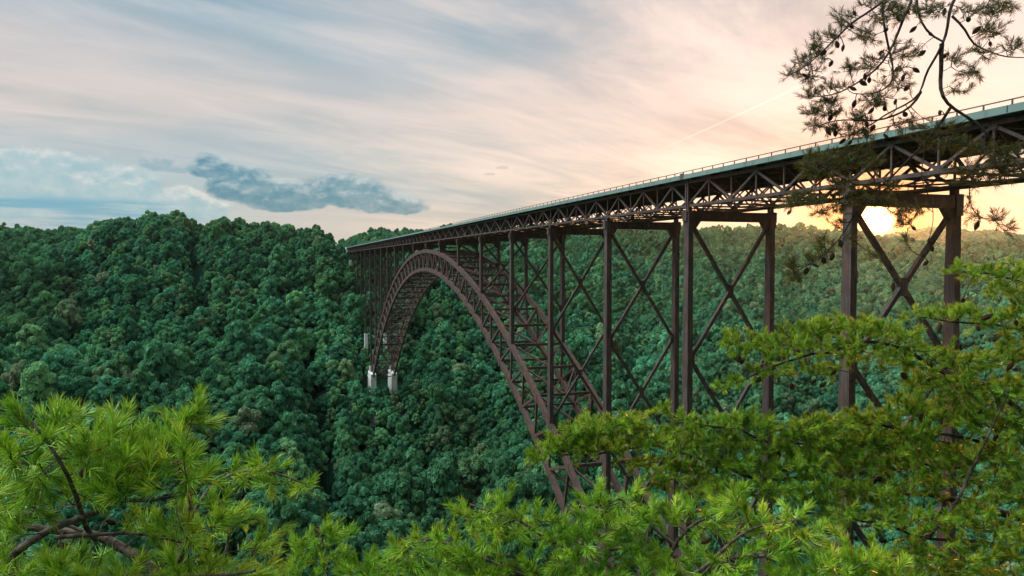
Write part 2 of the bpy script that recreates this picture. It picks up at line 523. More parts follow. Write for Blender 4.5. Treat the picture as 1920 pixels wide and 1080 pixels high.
NEAR = [(0, -11.8), (1.2, -11.9), (4, -15), (8, -20), (30, -48), (80, -84), (133, -114), (220, -190), (290, -245), (330, -248)]
PROF = {  # angle to the right of -X as seen from the overlook : (distance, height)
    -40: [(430, -200), (600, -107), (680, -112), (900, 0), (1250, 25), (2500, 10), (9000, 10)],
    -18.2: [(430, -200), (590, -112), (670, -116), (950, -14), (1350, 34), (2500, 20), (9000, 10)],
    -14: [(430, -200), (590, -110), (670, -114), (940, 0), (1200, 22), (2500, 10), (9000, 10)],
    -12.5: [(430, -200), (592, -108), (670, -112), (900, 2), (990, 29), (1300, 6), (9000, 0)],
    -8.7: [(430, -200), (595, -106), (670, -110), (870, 5), (970, 31), (1200, 10), (9000, 0)],
    -5.0: [(430, -200), (595, -107), (665, -110), (860, 3), (960, 27), (1200, 10), (9000, 0)],
    -1.4: [(430, -198), (595, -108), (660, -108), (860, 2), (950, 22), (1200, 10), (9000, 0)],
    2.6: [(430, -198), (600, -122), (680, -96), (850, 0), (930, 19), (1000, 12), (1200, 4), (9000, -20)],
    3.2: [(430, -200), (600, -128), (680, -94), (850, -6), (930, 15), (1000, 6), (1400, 0), (9000, -30)],
    3.9: [(430, -200), (600, -132), (680, -94), (850, -14), (900, 0), (1000, 2), (1400, 4), (9000, -30)],
    4.4: [(430, -204), (600, -132), (680, -96), (850, -14), (880, 2), (1000, 3), (1400, 16), (9000, -20)],
    5.2: [(430, -208), (560, -164), (636, -125), (680, -99), (840, -14), (872, 4), (1100, 6), (1400, 24), (9000, 0)],
    7.0: [(430, -210), (560, -166), (640, -127), (690, -98), (840, -14), (880, 2), (1100, 10), (1350, 36), (9000, 0)],
    10.7: [(430, -212), (560, -168), (650, -128), (700, -104), (850, -24), (950, -6), (1250, 36), (9000, 0)],
    17.8: [(430, -214), (560, -166), (680, -124), (900, -48), (1100, 0), (1300, 36), (9000, 0)],
    25: [(430, -214), (600, -160), (760, -120), (950, -55), (1180, -2), (1350, 38), (9000, 0)],
    31.8: [(430, -216), (600, -165), (780, -122), (1000, -58), (1250, 2), (1430, 42), (9000, 0)],
    38: [(430, -216), (620, -168), (800, -124), (1050, -60), (1300, 2), (1480, 40), (9000, 0)],
    43.7: [(430, -218), (620, -170), (820, -126), (1080, -62), (1330, -4), (1500, 36), (9000, 0)],
    46.5: [(430, -218), (620, -170), (820, -128), (1080, -66), (1300, -12), (1450, 18), (2300, -30), (4600, 120), (9000, 0)],
    49: [(430, -218), (620, -170), (820, -128), (1050, -64), (1300, -8), (1380, 6), (2300, -60), (4600, 152), (9000, 0)],
    52: [(430, -218), (620, -170), (820, -128), (1050, -64), (1300, -8), (1400, 8), (2300, -60), (4600, 140), (9000, 0)],
    54: [(430, -218), (620, -170), (820, -128), (1050, -64), (1300, -8), (1400, 8), (2300, -60), (4600, 112), (9000, 0)],
    70: [(430, -218), (620, -150), (820, -108), (1050, -44), (1300, 2), (1400, 8), (2300, -40), (4600, 112), (9000, 0)],
}
ANG = np.array(sorted(PROF))
DG = np.concatenate([np.linspace(0, 30, 16), np.linspace(36, 420, 80), np.linspace(425, 1500, 220), np.geomspace(1520, 9000, 60)])
ZT = np.array([np.interp(DG, *zip(*(NEAR + PROF[a]))) for a in ANG])
ZT[:, 40:] = np.apply_along_axis(lambda r: np.convolve(np.pad(r, 3, 'edge'), np.ones(7) / 7, 'valid'), 1, ZT)[:, 40:]


def H(x, y):
    x = np.asarray(x, float)
    y = np.asarray(y, float)
    rx = CAM[0] - x
    ry = y - CAM[1]
    d = np.hypot(rx, ry)
    th = np.degrees(np.arctan2(ry, rx))
    tc = np.clip(th, ANG[0], ANG[-1])
    i = np.clip(np.searchsorted(ANG, tc) - 1, 0, len(ANG) - 2)
    f = (tc - ANG[i]) / (ANG[i + 1] - ANG[i])
    f = f * f * (3 - 2 * f)
    dc = np.clip(d, 0, 8999)
    j = np.clip(np.searchsorted(DG, dc, 'right') - 1, 0, len(DG) - 2)
    g = (dc - DG[j]) / (DG[j + 1] - DG[j])
    za = ZT[i, j] * (1 - g) + ZT[i, j + 1] * g
    zb = ZT[i + 1, j] * (1 - g) + ZT[i + 1, j + 1] * g
    z = za * (1 - f) + zb * f
    # the camera's own rim, to the right, left and behind
    back = np.clip((np.abs(th - 18) - 62) / 45, 0, 1)
    zr = -12 + np.clip(d - 20, 0, 300) * 0.09 + np.minimum(d, 20) * 0.0
    z = z * (1 - back) + zr * back
    amp = np.clip((d - 60) / 300, 0, 1)
    top = np.clip((d - 860) / 120, 0, 1) * np.clip((2000 - d) / 300, 0, 1)
    nz = (fbm(x, y, 170, 4, 3) * 11 + fbm(x, y, 60, 3, 11) * 3.5) * (1 - 0.75 * top) - 5 * top * (th < 12)
    # keep the rim levels where the bridge and the skyline need them
    keep = 1 - 0.75 * np.exp(-((th - 6) / 3.2) ** 2)
    z = z + nz * amp * keep * np.where(d > 1500, 1.4, 1.0)

    def rav(t0, wd, d0, d1, dep, bend):
        tt = t0 + bend * (d - d0) / (d1 - d0) + 0.35 * np.sin(d / 37.0)
        return -dep * np.exp(-((th - tt) / wd) ** 2) * np.clip((d - d0) / 60, 0, 1) * np.clip((d1 - d) / 60, 0, 1)
    z = z + rav(3.0, 1.0, 400, 720, 26, -1.2) + rav(-6.6, 0.7, 690, 1010, 26, 0.8) + rav(-10.5, 0.7, 640, 940, 14, 0.8) + rav(-14, 1.0, 640, 900, 12, 1.5)
    z = z + rav(14.5, 1.2, 430, 800, 12, 2.0) + rav(27, 1.0, 600, 1300, 16, 2.0) + rav(41, 1.0, 560, 1400, 18, -2.0)
    return z


def ravine_gap(x, y):
    rx = CAM[0] - x
    ry = y - CAM[1]
    d = np.hypot(rx, ry)
    th = np.degrees(np.arctan2(ry, rx))
    g = np.zeros_like(d)
    for t0, wd, d0, d1, bend in ((3.0, 0.55, 440, 690, -1.2), (-6.6, 0.30, 740, 985, 0.8)):
        tt = t0 + bend * (d - d0) / (d1 - d0) + 0.35 * np.sin(d / 37.0)
        g = np.maximum(g, np.exp(-((th - tt) / wd) ** 2) * (d > d0) * (d < d1))
    return g


ths = np.radians(np.concatenate([np.arange(-30, 65, 0.25), np.arange(65, 330, 3.0)]))
ds = np.concatenate([[0.0], np.linspace(1, 30, 20), np.linspace(34, 420, 70), np.linspace(426, 1560, 190), np.geomspace(1600, 5400, 60)])
TH, DD = np.meshgrid(ths, ds[1:], indexing='ij')
X = CAM[0] - DD * np.cos(TH)
Y = CAM[1] + DD * np.sin(TH)
Z = H(X, Y)
n, m_ = X.shape
V = np.concatenate([np.stack([X, Y, Z], -1).reshape(-1, 3), [[CAM[0], CAM[1], -11.8]]])
ii, jj = np.meshgrid(np.arange(n), np.arange(m_ - 1), indexing='ij')
i2 = (ii + 1) % n
F = np.stack([ii * m_ + jj, ii * m_ + jj + 1, i2 * m_ + jj + 1, i2 * m_ + jj], -1).reshape(-1, 4)
me = mesh_np('ground', V, F)
g = link_mesh('ground', me, None, M_GROUND, True)
tag(g, 'dark wooded gorge slopes and rim beneath the trees', 'ground', kind='structure')
Fc = np.stack([np.arange(n), (np.arange(n) + 1) % n, np.full(n, n * m_)], -1)
# close the middle under the viewpoint
me2 = mesh_np('rock_ledge', np.concatenate([V[np.arange(n) * m_], V[-1:]]) + [0, 0, 0.004],
              np.stack([np.arange(n), (np.arange(n) + 1) % n, np.full(n, n)], -1))
tag(link_mesh('ground', me2, None, M_GROUND, True), 'rim ground of the overlook', 'ground', kind='structure')

# river in the bottom of the gorge, hidden by the forest from here
rp = []
for th in np.arange(-38, 75, 3.0):
    for dd in (300, 334):
        rp.append((CAM[0] - dd * math.cos(R(th)), CAM[1] + dd * math.sin(R(th)), -243.0))
k = len(rp) // 2
me = mesh_np('river', rp, [(2 * i, 2 * i + 1, 2 * i + 3, 2 * i + 2) for i in range(k - 1)])
M_WATER = principled('river_water', lambda t, b: t.mix(t.noise(t.n('ShaderNodeNewGeometry', out='Position'), 0.1), (0.01, 0.04, 0.03), (0.03, 0.07, 0.06)), 0.12, 0.5)
tag(link_mesh('river', me, None, M_WATER), 'green river at the bottom of the gorge', 'river', kind='structure')


# ------------------------------------------------------------------ broadleaf forest
def crown_mesh(seed, nl, lobes, tall, cl=1.0):
    r = np.random.default_rng(seed)
    cents, rads = [], []
    nlob = int(lobes * 1.8)
    for k in range(nlob):
        a = k * 2.39996 + r.uniform(-0.5, 0.5)
        h = 1 - 1.75 * (k + 0.5) / nlob                       # from the top down
        q = math.sqrt(max(0.0, 1 - h * h)) if h > 0 else 1.0
        q *= r.uniform(0.55, 0.78)
        zz_ = (h * 0.72 if h > 0 else h) * (1 + tall)
        cents.append((math.cos(a) * q, math.sin(a) * q, zz_ + 0.15))
        rads.append(r.uniform(0.30, 0.48))
    cents.append((0, 0, 0.05))
    rads.append(0.62)
    lobes = nlob + 1
    cents = np.array(cents)
    rads = np.array(rads)
    idx = r.integers(0, lobes, nl)
    d = r.normal(size=(nl, 3))
    d /= np.linalg.norm(d, axis=1)[:, None]
    d[:, 2] = np.where(d[:, 2] < -0.35, -d[:, 2], d[:, 2])
    c = cents[idx] + d * (rads[idx] * r.uniform(0.78, 1.06, nl))[:, None] * [1, 1, 0.85]
    # drop leaves buried deep in other lobes
    dist = np.linalg.norm((c[:, None] - cents[None]) / [1, 1, 0.85], axis=2) / rads[None]
    keep = dist.min(1) > 0.72
    c, d = c[keep], d[keep]
    nn = len(c)
    nrm = d + r.normal(size=(nn, 3)) * 0.42
    nrm /= np.linalg.norm(nrm, axis=1)[:, None]
    t1 = np.cross(nrm, r.normal(size=(nn, 3)))
    t1 /= np.linalg.norm(t1, axis=1)[:, None]
    t2 = np.cross(nrm, t1)
    sz = r.uniform(0.06, 0.13, nn)[:, None] * cl
    V = np.concatenate([c - t1 * sz - t2 * sz * 0.6, c + t1 * sz - t2 * sz, c + t1 * sz * 0.7 + t2 * sz, c - t1 * sz + t2 * sz * 0.8])
    F = np.stack([np.arange(nn), np.arange(nn) + nn, np.arange(nn) + 2 * nn, np.arange(nn) + 3 * nn], -1)
    return V, F, cents, rads


def trunk_mesh(seed, cents):
    r = np.random.default_rng(seed)
    mb = MB()
    top = np.array([0, 0, 0.1])
    mb.beam((0, 0, -1.5), top, 0.075, 0.075, w2=0.045, h2=0.045)
    for c in cents[::2]:
        mb.beam(top - [0, 0, r.uniform(0.02, 0.3)], c * 0.85, 0.035, 0.035, w2=0.012, h2=0.012)
    return np.array(mb.v), np.array(mb.f)


VAR = []
for s_ in range(9):
    lob = [5, 7, 6, 8, 4, 6, 9, 5, 7][s_]
    Vc, Fc_, ce, ra = crown_mesh(100 + s_, 1900, lob, [0.15, 0.25, 0.05, 0.2, 0.6, 0.3, 0.1, 0.8, 0.2][s_])
    Vt, Ft = trunk_mesh(200 + s_, ce)
    mc = mesh_np('tree_crown', Vc, Fc_)
    mc.materials.append(M_LEAF)
    mt = mesh_np('tree_trunk', Vt, Ft)
    mt.materials.append(M_BARK)
    both = mesh_np('forest_tree', np.concatenate([Vc, Vt]), np.concatenate([Fc_, Ft + len(Vc)]))
    both.materials.append(M_LEAF)
    both.materials.append(M_BARK)
    mi = np.zeros(len(Fc_) + len(Ft), np.int32)
    mi[len(Fc_):] = 1
    both.polygons.foreach_set('material_index', mi)
    VAR.append((mc, mt, both))

sp_ = 6.9
gx = np.arange(-1250, 420, sp_)
gy = np.arange(-520, 1360, sp_)
GX, GY = np.meshgrid(gx, gy, indexing='ij')
GX = (GX + RNG.uniform(-0.48, 0.48, GX.shape) * sp_).ravel()
GY = (GY + RNG.uniform(-0.48, 0.48, GY.shape) * sp_).ravel()
rx, ry = CAM[0] - GX, GY - CAM[1]
D_ = np.hypot(rx, ry)
T_ = np.degrees(np.arctan2(ry, rx))
dens = fbm(GX, GY, 40, 2, 77)
ok = (D_ > 125) & (D_ < 1600) & (T_ > -25) & (T_ < 62) & (RNG.uniform(size=D_.shape) < 0.93 - 0.0 * dens)
ok &= RNG.uniform(size=D_.shape) > ravine_gap(GX, GY) * 1.2
ok &= ~((np.abs(T_ - 17) < 40) & (D_ > 294) & (D_ < 340))
# clear ground under the bridge line, at its piers and on the road behind its far end
ok &= ~((GY > -9) & (GY < 27) & ((np.abs(np.abs(GX) - 258) < 13) | (GX < -488)))
ok &= ~((GY > -7) & (GY < 25) & (GX > 120))
GX, GY, D_, T_ = GX[ok], GY[ok], D_[ok], T_[ok]
N = len(GX)
Z_ = H(GX, GY)
rad = np.exp(RNG.normal(0, 0.32, N)) * 4.7 * (1 + 0.22 * fbm(GX, GY, 90, 2, 5))
rad = np.clip(rad, 2.8, 12.0)
rad *= np.clip(1.10 - (D_ - 500) / 1600, 0.72, 1.1)
# low growth under and beside the deck
lowm = (GY > -14) & (GY < 32)
rad = np.where(lowm & (GX < -420), np.minimum(rad, 3.8), rad)
vid = RNG.integers(0, len(VAR), N)
rot = RNG.uniform(0, 2 * math.pi, N)
zs = RNG.uniform(1.0, 1.45, N)
zc = Z_ + rad * zs * RNG.uniform(0.75, 1.45, N) * np.where(D_ > 880, 0.8, 1.0)                  # height of the crown's lower middle
ftm = (GY > -16) & (GY < 34) & (GX > -330) & (GX < -205)
rad = np.where(ftm, np.minimum(rad, 4.2), rad)
zc = np.where(ftm, Z_ + np.where((GX > -240), 14, 8), zc)
zc = np.where(GX < -488, np.minimum(zc, Z_ + 9), zc)

# which trees show largest
px_ = np.stack([GX, GY, zc + rad * 0.6], 1) - CAM
dep = px_ @ FW
uu = 960 + FPX * (px_ @ RT) / np.maximum(dep, 1)
vv = 540 - FPX * (px_ @ UP) / np.maximum(dep, 1)
elev = (zc + rad * 0.9 - CAM[2]) / D_
hid = np.zeros(N, bool)
for f_ in np.linspace(0.35, 0.985, 40):
    xx = CAM[0] + (GX - CAM[0]) * f_
    yy = CAM[1] + (GY - CAM[1]) * f_
    hid |= (H(xx, yy) + 11 - CAM[2]) / (D_ * f_) > elev + 0.004
vis = (~hid) & (uu > 5) & (uu < 1915) & (vv > 330) & (vv < 1075)
vis &= ~((uu > 960) & (vv > 800)) & ~((uu < 440) & (vv > 770)) & ~((uu > 540) & (vv > 1000)) & (D_ > 340)
score = np.where(vis, rad / dep, 0)
pick = np.argsort(-score)[:296]
pick = pick[score[pick] > 0]
ispick = np.zeros(N, bool)
ispick[pick] = True
cut = np.zeros(N, bool)

# colour words by the size of the tree's own tint, and places along the slope
seen_lab = {}
for k in pick:
    mc, mt, _ = VAR[vid[k]]
    e_ = empty('forest_tree', (GX[k], GY[k], zc[k] - 1.4 * rad[k] * zs[k]))
    e_.rotation_euler = (0, 0, rot[k])
    for nm, dm in (('crown', mc), ('trunk', mt)):
        o = bpy.data.objects.new(nm, dm)
        COL.objects.link(o)
        o.parent = e_
        o.location = (0, 0, 1.4 * rad[k] * zs[k])
        o.scale = (rad[k], rad[k], rad[k] * zs[k])
    u_, v_ = uu[k], vv[k]
    if u_ < 590:
        where = 'on the slope left of the dark ravine'
    elif u_ < 700:
        where = 'along the dark ravine below the concrete arch footing'
    elif u_ < 860:
        where = 'on the slope seen under the arch'
    else:
        where = 'on the slope beside the near arch leg'
    row = 'low' if v_ > 900 else ('halfway' if v_ > 780 else 'high')
    size = 'big' if rad[k] > 8.6 else ('medium' if rad[k] > 6.8 else 'small')
    shape = {4: 'tall lobed', 7: 'tall narrow'}.get(int(vid[k]), 'rounded')
    tag(e_, f'{size} {shape} green broadleaf tree {row} {where}', 'tree', 'broadleaf trees on the gorge slopes')

# pale dead trees standing among the green ones
M_SNAG = principled('bleached_wood', lambda t, b: t.mix(t.noise(t.n('ShaderNodeTexCoord', out='Object'), 2.0, 4), (0.24, 0.23, 0.20), (0.50, 0.48, 0.44)), 0.9, 0.1)
SNAG = [(470, 430, 'near the crest of the left ridge'), (365, 470, 'beside the dark cleft of the left ridge'), (695, 800, 'below the concrete arch footing'),
        (380, 600, 'in the middle of the left hillside'), (570, 760, 'at the left edge of the dark ravine'), (765, 780, 'under the arch near the far footing'),
        (620, 880, 'low in the dark ravine'), (905, 840, 'low between the ravine and near arch leg'), (1230, 600, 'behind the second tallest tower'), (240, 700, 'low on the left spur crest')]
for n_, (u_, v_, where) in enumerate(SNAG):
    cand = vis & ~ispick & (np.hypot(uu - u_, vv - v_) < 60)
    if not cand.any():
        continue
    k = np.where(cand)[0][np.argmin(np.hypot(uu - u_, vv - v_)[cand])]
    cut[k] = True
    e_ = empty('dead_tree', (GX[k], GY[k], Z_[k] - 1))
    top_ = zc[k] + rad[k] * 1.1 - (Z_[k] - 1)
    rr_ = np.random.default_rng(900 + n_)
    mbt = MB()
    mbt.beam((0, 0, 0), (rr_.uniform(-.6, .6), rr_.uniform(-.6, .6), top_), 0.6, 0.6, w2=0.12, h2=0.12)
    mbt.build('trunk', M_SNAG, e_)
    mbb = MB()
    for _ in range(16):
        f_ = rr_.uniform(0.5, 0.95)
        a_ = rr_.uniform(0, 6.28)
        L_ = (1.15 - f_) * top_ * 0.42
        p0 = np.array((0, 0, top_ * f_))
        p1 = p0 + L_ * np.array((math.cos(a_), math.sin(a_), rr_.uniform(0.4, 1.1)))
        mbb.beam(p0, p1, 0.26, 0.26, w2=0.08, h2=0.08)
        for _ in range(2):
            p2 = p1 + L_ * 0.5 * rr_.normal(size=3) * [.6, .6, .4] + [0, 0, L_ * .3]
            mbb.beam(p0 * .4 + p1 * .6, p2, 0.12, 0.12, w2=0.05, h2=0.05)
    mbb.build('branches', M_SNAG, e_)
    tag(e_, 'bare pale dead tree ' + where, 'tree', 'bare dead trees among the green')

# the rest of the forest is one mass
proto = bpy.data.collections.new('forest_tree_kinds')
for i, (_, _, b_) in enumerate(VAR):
    po = bpy.data.objects.new('forest_tree_kind_%02d' % i, b_)
    proto.objects.link(po)


def instance_mass(name, pts, scl, rots, ids, label):
    me = bpy.data.meshes.new(name)
    me.vertices.add(len(pts))
    me.vertices.foreach_set('co', np.asarray(pts, np.float32).ravel())
    for nm, ty, dat in (('scl', 'FLOAT_VECTOR', scl), ('rotz', 'FLOAT_VECTOR', rots), ('kid', 'INT', ids)):
        a = me.attributes.new(nm, ty, 'POINT')
        if ty == 'INT':
            a.data.foreach_set('value', np.asarray(dat, np.int32))
        else:
            a.data.foreach_set('vector', np.asarray(dat, np.float32).ravel())
    o = link_mesh(name, me)
    ng = bpy.data.node_groups.new(name, 'GeometryNodeTree')
    ng.interface.new_socket('Geometry', in_out='INPUT', socket_type='NodeSocketGeometry')
    ng.interface.new_socket('Geometry', in_out='OUTPUT', socket_type='NodeSocketGeometry')
    t = NT(ng)
    gi = t.N.new('NodeGroupInput')
    go = t.N.new('NodeGroupOutput')
    ci = t.N.new('GeometryNodeCollectionInfo')
    ci.inputs['Collection'].default_value = proto
    ci.inputs['Separate Children'].default_value = True
    ci.inputs['Reset Children'].default_value = True
    iop = t.N.new('GeometryNodeInstanceOnPoints')
    iop.inputs['Pick Instance'].default_value = True

    def attr(nm, ty):
        nd = t.N.new('GeometryNodeInputNamedAttribute')
        nd.data_type = ty
        nd.inputs[0].default_value = nm
        return [x for x in nd.outputs if x.enabled][0]
    t.L.new(gi.outputs[0], iop.inputs['Points'])
    t.L.new(ci.outputs[0], iop.inputs['Instance'])
    t.L.new(attr('kid', 'INT'), iop.inputs['Instance Index'])
    er = t.N.new('FunctionNodeEulerToRotation')
    t.L.new(attr('rotz', 'FLOAT_VECTOR'), er.inputs[0])
    t.L.new(er.outputs[0], iop.inputs['Rotation'])
    t.L.new(attr('scl', 'FLOAT_VECTOR'), iop.inputs['Scale'])
    t.L.new(iop.outputs[0], go.inputs[0])
    md = o.modifiers.new('trees', 'NODES')
    md.node_group = ng
    tag(o, label, 'forest', kind='stuff')
    return o


q = ~ispick & ~cut
instance_mass('forest', np.stack([GX[q], GY[q], zc[q]], 1), np.stack([rad[q], rad[q], rad[q] * zs[q]], 1),
              np.stack([np.zeros(q.sum()), np.zeros(q.sum()), rot[q]], 1), vid[q],
              'dense green broadleaf forest covering both sides of the gorge')
# wood on the far blue ridge
M2 = 9000
ta_ = np.radians(RNG.uniform(43, 62, M2))
td_ = RNG.uniform(3500, 4750, M2)
fx_, fy_ = CAM[0] - td_ * np.cos(ta_), CAM[1] + td_ * np.sin(ta_)
fr = RNG.uniform(9, 15, M2)
instance_mass('ridge_forest', np.stack([fx_, fy_, H(fx_, fy_) + fr * 0.6], 1), np.stack([fr, fr, fr * 0.9], 1),
              np.stack([np.zeros(M2), np.zeros(M2), RNG.uniform(0, 6.28, M2)], 1), RNG.integers(0, len(VAR), M2),
              'hazy blue wooded ridge far beyond the gorge')

# ------------------------------------------------------------------ the bridge
BR = empty('arch_bridge', (0, 9, 0))
tag(BR, 'long brown steel arch bridge with truss deck crossing the wooded gorge', 'bridge')
OFF = np.array([0, -9.0, 0])     # children are written in world numbers; the Empty stands at the crown between the ribs


def bpart(mb, name, mat, parent=None):
    o = mb.build(name, mat, parent or BR)
    if parent is None:
        o.location = (0, -9, 0)
    return o




def tpart(mb, name, mat, parent):
    o = mb.build(name, mat, parent)
    o.location = (-parent.location[0], -9 - parent.location[1], -parent.location[2])
    return o


WY = 18.0
ZT_, ZB_ = 4.35, 0.0
bents = [375.5, 336.0, 296.5, 257.2, 222.6, 185.8, 149.8, 111.5, 74.3, 37.1, 0.0, -37, -74, -111, -148, -185, -222, -259, -300, -340, -380, -420, -458]
EX0, EX1 = -495.0, 415.0
stations = [EX1] + bents + [EX0]
panel = []
for a, b in zip(stations[:-1], stations[1:]):
    for k in range(3):
        panel.append(a + (b - a) * k / 3)
panel.append(EX0)

# deck
mb = MB()
mb.box(EX0, EX1, -1.35, WY + 1.35, 4.95, 5.12)
deck = bpart(mb, 'deck', M_PAR)
mb = MB()
mb.box(EX0 + 0.3, EX1, -0.9, WY + 0.9, 5.124, 5.16)
bpart(mb, 'roadway', M_ASPH, deck)
mb = MB()
for yy in (0.9, 3.4, 6.4, 9.0, 11.6, 14.6, 17.1):
    mb.beam((EX0 + .2, yy, 4.70), (EX1 - .2, yy, 4.70), 0.25, 0.46)
for x in np.arange(EX0 + 2, EX1, 6.17):
    mb.box(x - .1, x + .1, -1.25, WY + 1.25, 4.50, 4.94)
bpart(mb, 'stringers', M_STEEL, deck)
for y in (-1.36, WY + 1.36):
    mb = MB()
    s_ = 1 if y > 0 else -1
    for x0 in np.arange(EX0, EX1 - 1, 12.33):
        x1 = min(x0 + 12.2, EX1)
        mb.box8([(x0, y - .17, 4.86), (x1, y - .17, 4.86), (x1, y + .17, 4.86), (x0, y + .17, 4.86),
                 (x0, y - .13, 5.60), (x1, y - .13, 5.60), (x1, y + .13, 5.60), (x0, y + .13, 5.60)])
    mb.box(EX0, EX1, y - .2 if y < 0 else y - .1, y + .1 if y < 0 else y + .2, 4.78, 4.858)
    par = bpart(mb, 'parapet', M_PAR, deck)
    mb = MB()
    for x in np.arange(EX0 + 1, EX1, 3.08):
        mb.box(x - .07, x + .07, y - .06, y + .06, 5.595, 6.08)
        mb.box(x - .12, x + .12, y - .1, y + .1, 5.595, 5.65)
    mb.beam((EX0, y, 6.13), (EX1, y, 6.13), 0.14, 0.11)
    rl = bpart(mb, 'railing', M_RAIL, deck)

# side trusses
for y in (0.0, WY):
    mb = MB()
    mb.beam((EX1, y, ZT_), (EX0, y, ZT_), 0.5, 0.52)
    top = bpart(mb, 'deck_truss', M_STEEL)
    mb = MB()
    mb.beam((EX1, y, ZB_), (EX0, y, ZB_), 0.5, 0.5)
    bpart(mb, 'bottom_chord', M_STEEL, top)
    mw = MB()
    nodes_ = []
    for i in range(len(panel) - 1):
        a, b = panel[i], panel[i + 1]
        c = (a + b) / 2
        mw.beam((a, y, ZB_ + .25), (c, y, ZT_ - .26), 0.34, 0.36)
        mw.beam((c, y, ZT_ - .26), (b, y, ZB_ + .25), 0.34, 0.36)
        for q_ in (a, c):
            mw.beam((q_, y, ZB_ + .25), (q_, y, ZT_ - .26), 0.26, 0.24)
        sy = 0.27
        ga, gc = (mw, mw) if y > 0 else (MB(), MB())
        nodes_ += [(a, ga), (c, gc)]
        for e in (-1, 1):
            yo = y + e * sy
            y0_, y1_ = sorted((yo - .012, yo + .012))
            gc.box8([(c - .35, y0_, ZT_ - .72), (c + .35, y0_, ZT_ - .72), (c + .75, y0_, ZT_ + .2), (c - .75, y0_, ZT_ + .2),
                     (c - .35, y1_, ZT_ - .72), (c + .35, y1_, ZT_ - .72), (c + .75, y1_, ZT_ + .2), (c - .75, y1_, ZT_ + .2)])
            ga.box8([(a - .75, y0_, ZB_ - .22), (a + .75, y0_, ZB_ - .22), (a + .35, y0_, ZB_ + .72), (a - .35, y0_, ZB_ + .72),
                     (a - .75, y1_, ZB_ - .22), (a + .75, y1_, ZB_ - .22), (a + .35, y1_, ZB_ + .72), (a - .35, y1_, ZB_ + .72)])
    bpart(mw, 'truss_web', M_STEEL, top)
    if y == 0:
        nodes_.sort(key=lambda q_: abs(q_[0] - 300))
        for _, g_ in nodes_[:100]:
            bpart(g_, 'gusset_plate', M_STEEL, top)
        rest = MB()
        for _, g_ in nodes_[100:]:
            n_ = len(rest.v)
            rest.v += g_.v
            rest.f += [tuple(n_ + i_ for i_ in f_) for f_ in g_.f]
        bpart(rest, 'gusset_plates', M_STEEL, top)['kind'] = 'stuff'

# cross frames and laterals between the side trusses
mb = MB()
for i in range(len(panel) - 1):
    a, b = panel[i], panel[i + 1]
    c = (a + b) / 2
    for q_ in (a, c):
        mb.beam((q_, .27, ZT_ - .05), (q_, WY - .27, ZT_ - .05), 0.3, 0.7, (1, 0, 0))
        mb.beam((q_, .27, ZB_), (q_, WY - .27, ZB_), 0.26, 0.3, (1, 0, 0))
        for y0, y1 in ((.3, WY / 4), (WY / 2, WY / 4), (WY / 2, 3 * WY / 4), (WY - .3, 3 * WY / 4)):
            mb.beam((q_, y0, ZT_ - .4), (q_, y1, ZB_ + .15), 0.2, 0.22, (1, 0, 0))
    mb.beam((a, .3, ZB_ - .02), (b, WY / 2, ZB_ - .02), 0.24, 0.2, (0, 0, 1))
    mb.beam((a, WY - .3, ZB_ - .05), (b, WY / 2, ZB_ - .05), 0.24, 0.2, (0, 0, 1))
mb.beam((EX1, 6, ZB_ + .5), (EX0, 6, ZB_ + .5), 0.3, 0.12)
mb.beam((EX1, 12, ZB_ + .5), (EX0, 12, ZB_ + .5), 0.3, 0.12)
bpart(mb, 'cross_frames', M_STEEL)
# inspection walk hung between the trusses
mb = MB()
mb.box(EX0 + 1, EX1 - 1, 8.3, 9.7, -0.75, -0.68)
for x in np.arange(EX0 + 3, EX1, 6.17):
    mb.box(x - .04, x + .04, 8.3, 8.38, -0.68, 0.0)
    mb.box(x - .04, x + .04, 9.62, 9.7, -0.68, 0.0)
bpart(mb, 'catwalk', M_STEEL)

# expansion joint drain over the arch foot towers
for bx in (257.2, -259):
    mb = MB()
    mb.box(bx - .55, bx - .25, -.5, -.28, -0.6, 5.9)
    mb.box(bx + .2, bx + .42, -.5, -.28, -0.2, 5.4)
    for zz0 in np.arange(0.4, 4.8, 0.7):
        mb.box(bx - .245, bx + .195, -.44, -.34, zz0, zz0 + .06)
    mb.box(bx - .7, bx + .5, -1.56, -1.535, 4.8, 5.9)
    bpart(mb, 'expansion_joint', M_RAIL)


def zt(s):
    return -5.2 - 0.00145 * s * s - 1.25e-9 * s ** 4


def zb(s):
    return -14.9 - 0.00162 * s * s


ST, SB = 262.0, 244.0


def arch_top(x):
    """height of the top chord's upper face above station x"""
    return zt(x) + 0.9


def column(mb_, x, y, z0, z1, wx, wy, grow=0.012):
    L = z1 - z0
    w0 = wx + grow * L
    y0_ = wy + grow * 0.35 * L
    mb_.box8([(x - w0 / 2, y - y0_ / 2, z0), (x + w0 / 2, y - y0_ / 2, z0), (x + w0 / 2, y + y0_ / 2, z0), (x - w0 / 2, y + y0_ / 2, z0),
              (x - wx / 2, y - wy / 2, z1), (x + wx / 2, y - wy / 2, z1), (x + wx / 2, y + wy / 2, z1), (x - wx / 2, y + wy / 2, z1)])
    for zz_ in np.arange(z1 - 13, z0 + 3, -13.0):            # bolted splices
        f_ = (z1 - zz_) / max(L, 1)
        a_ = wx / 2 + f_ * (w0 - wx) / 2 + .03
        b_ = wy / 2 + f_ * (y0_ - wy) / 2 + .03
        mb_.box(x - a_, x + a_, y - b_, y + b_, zz_, zz_ + .22)


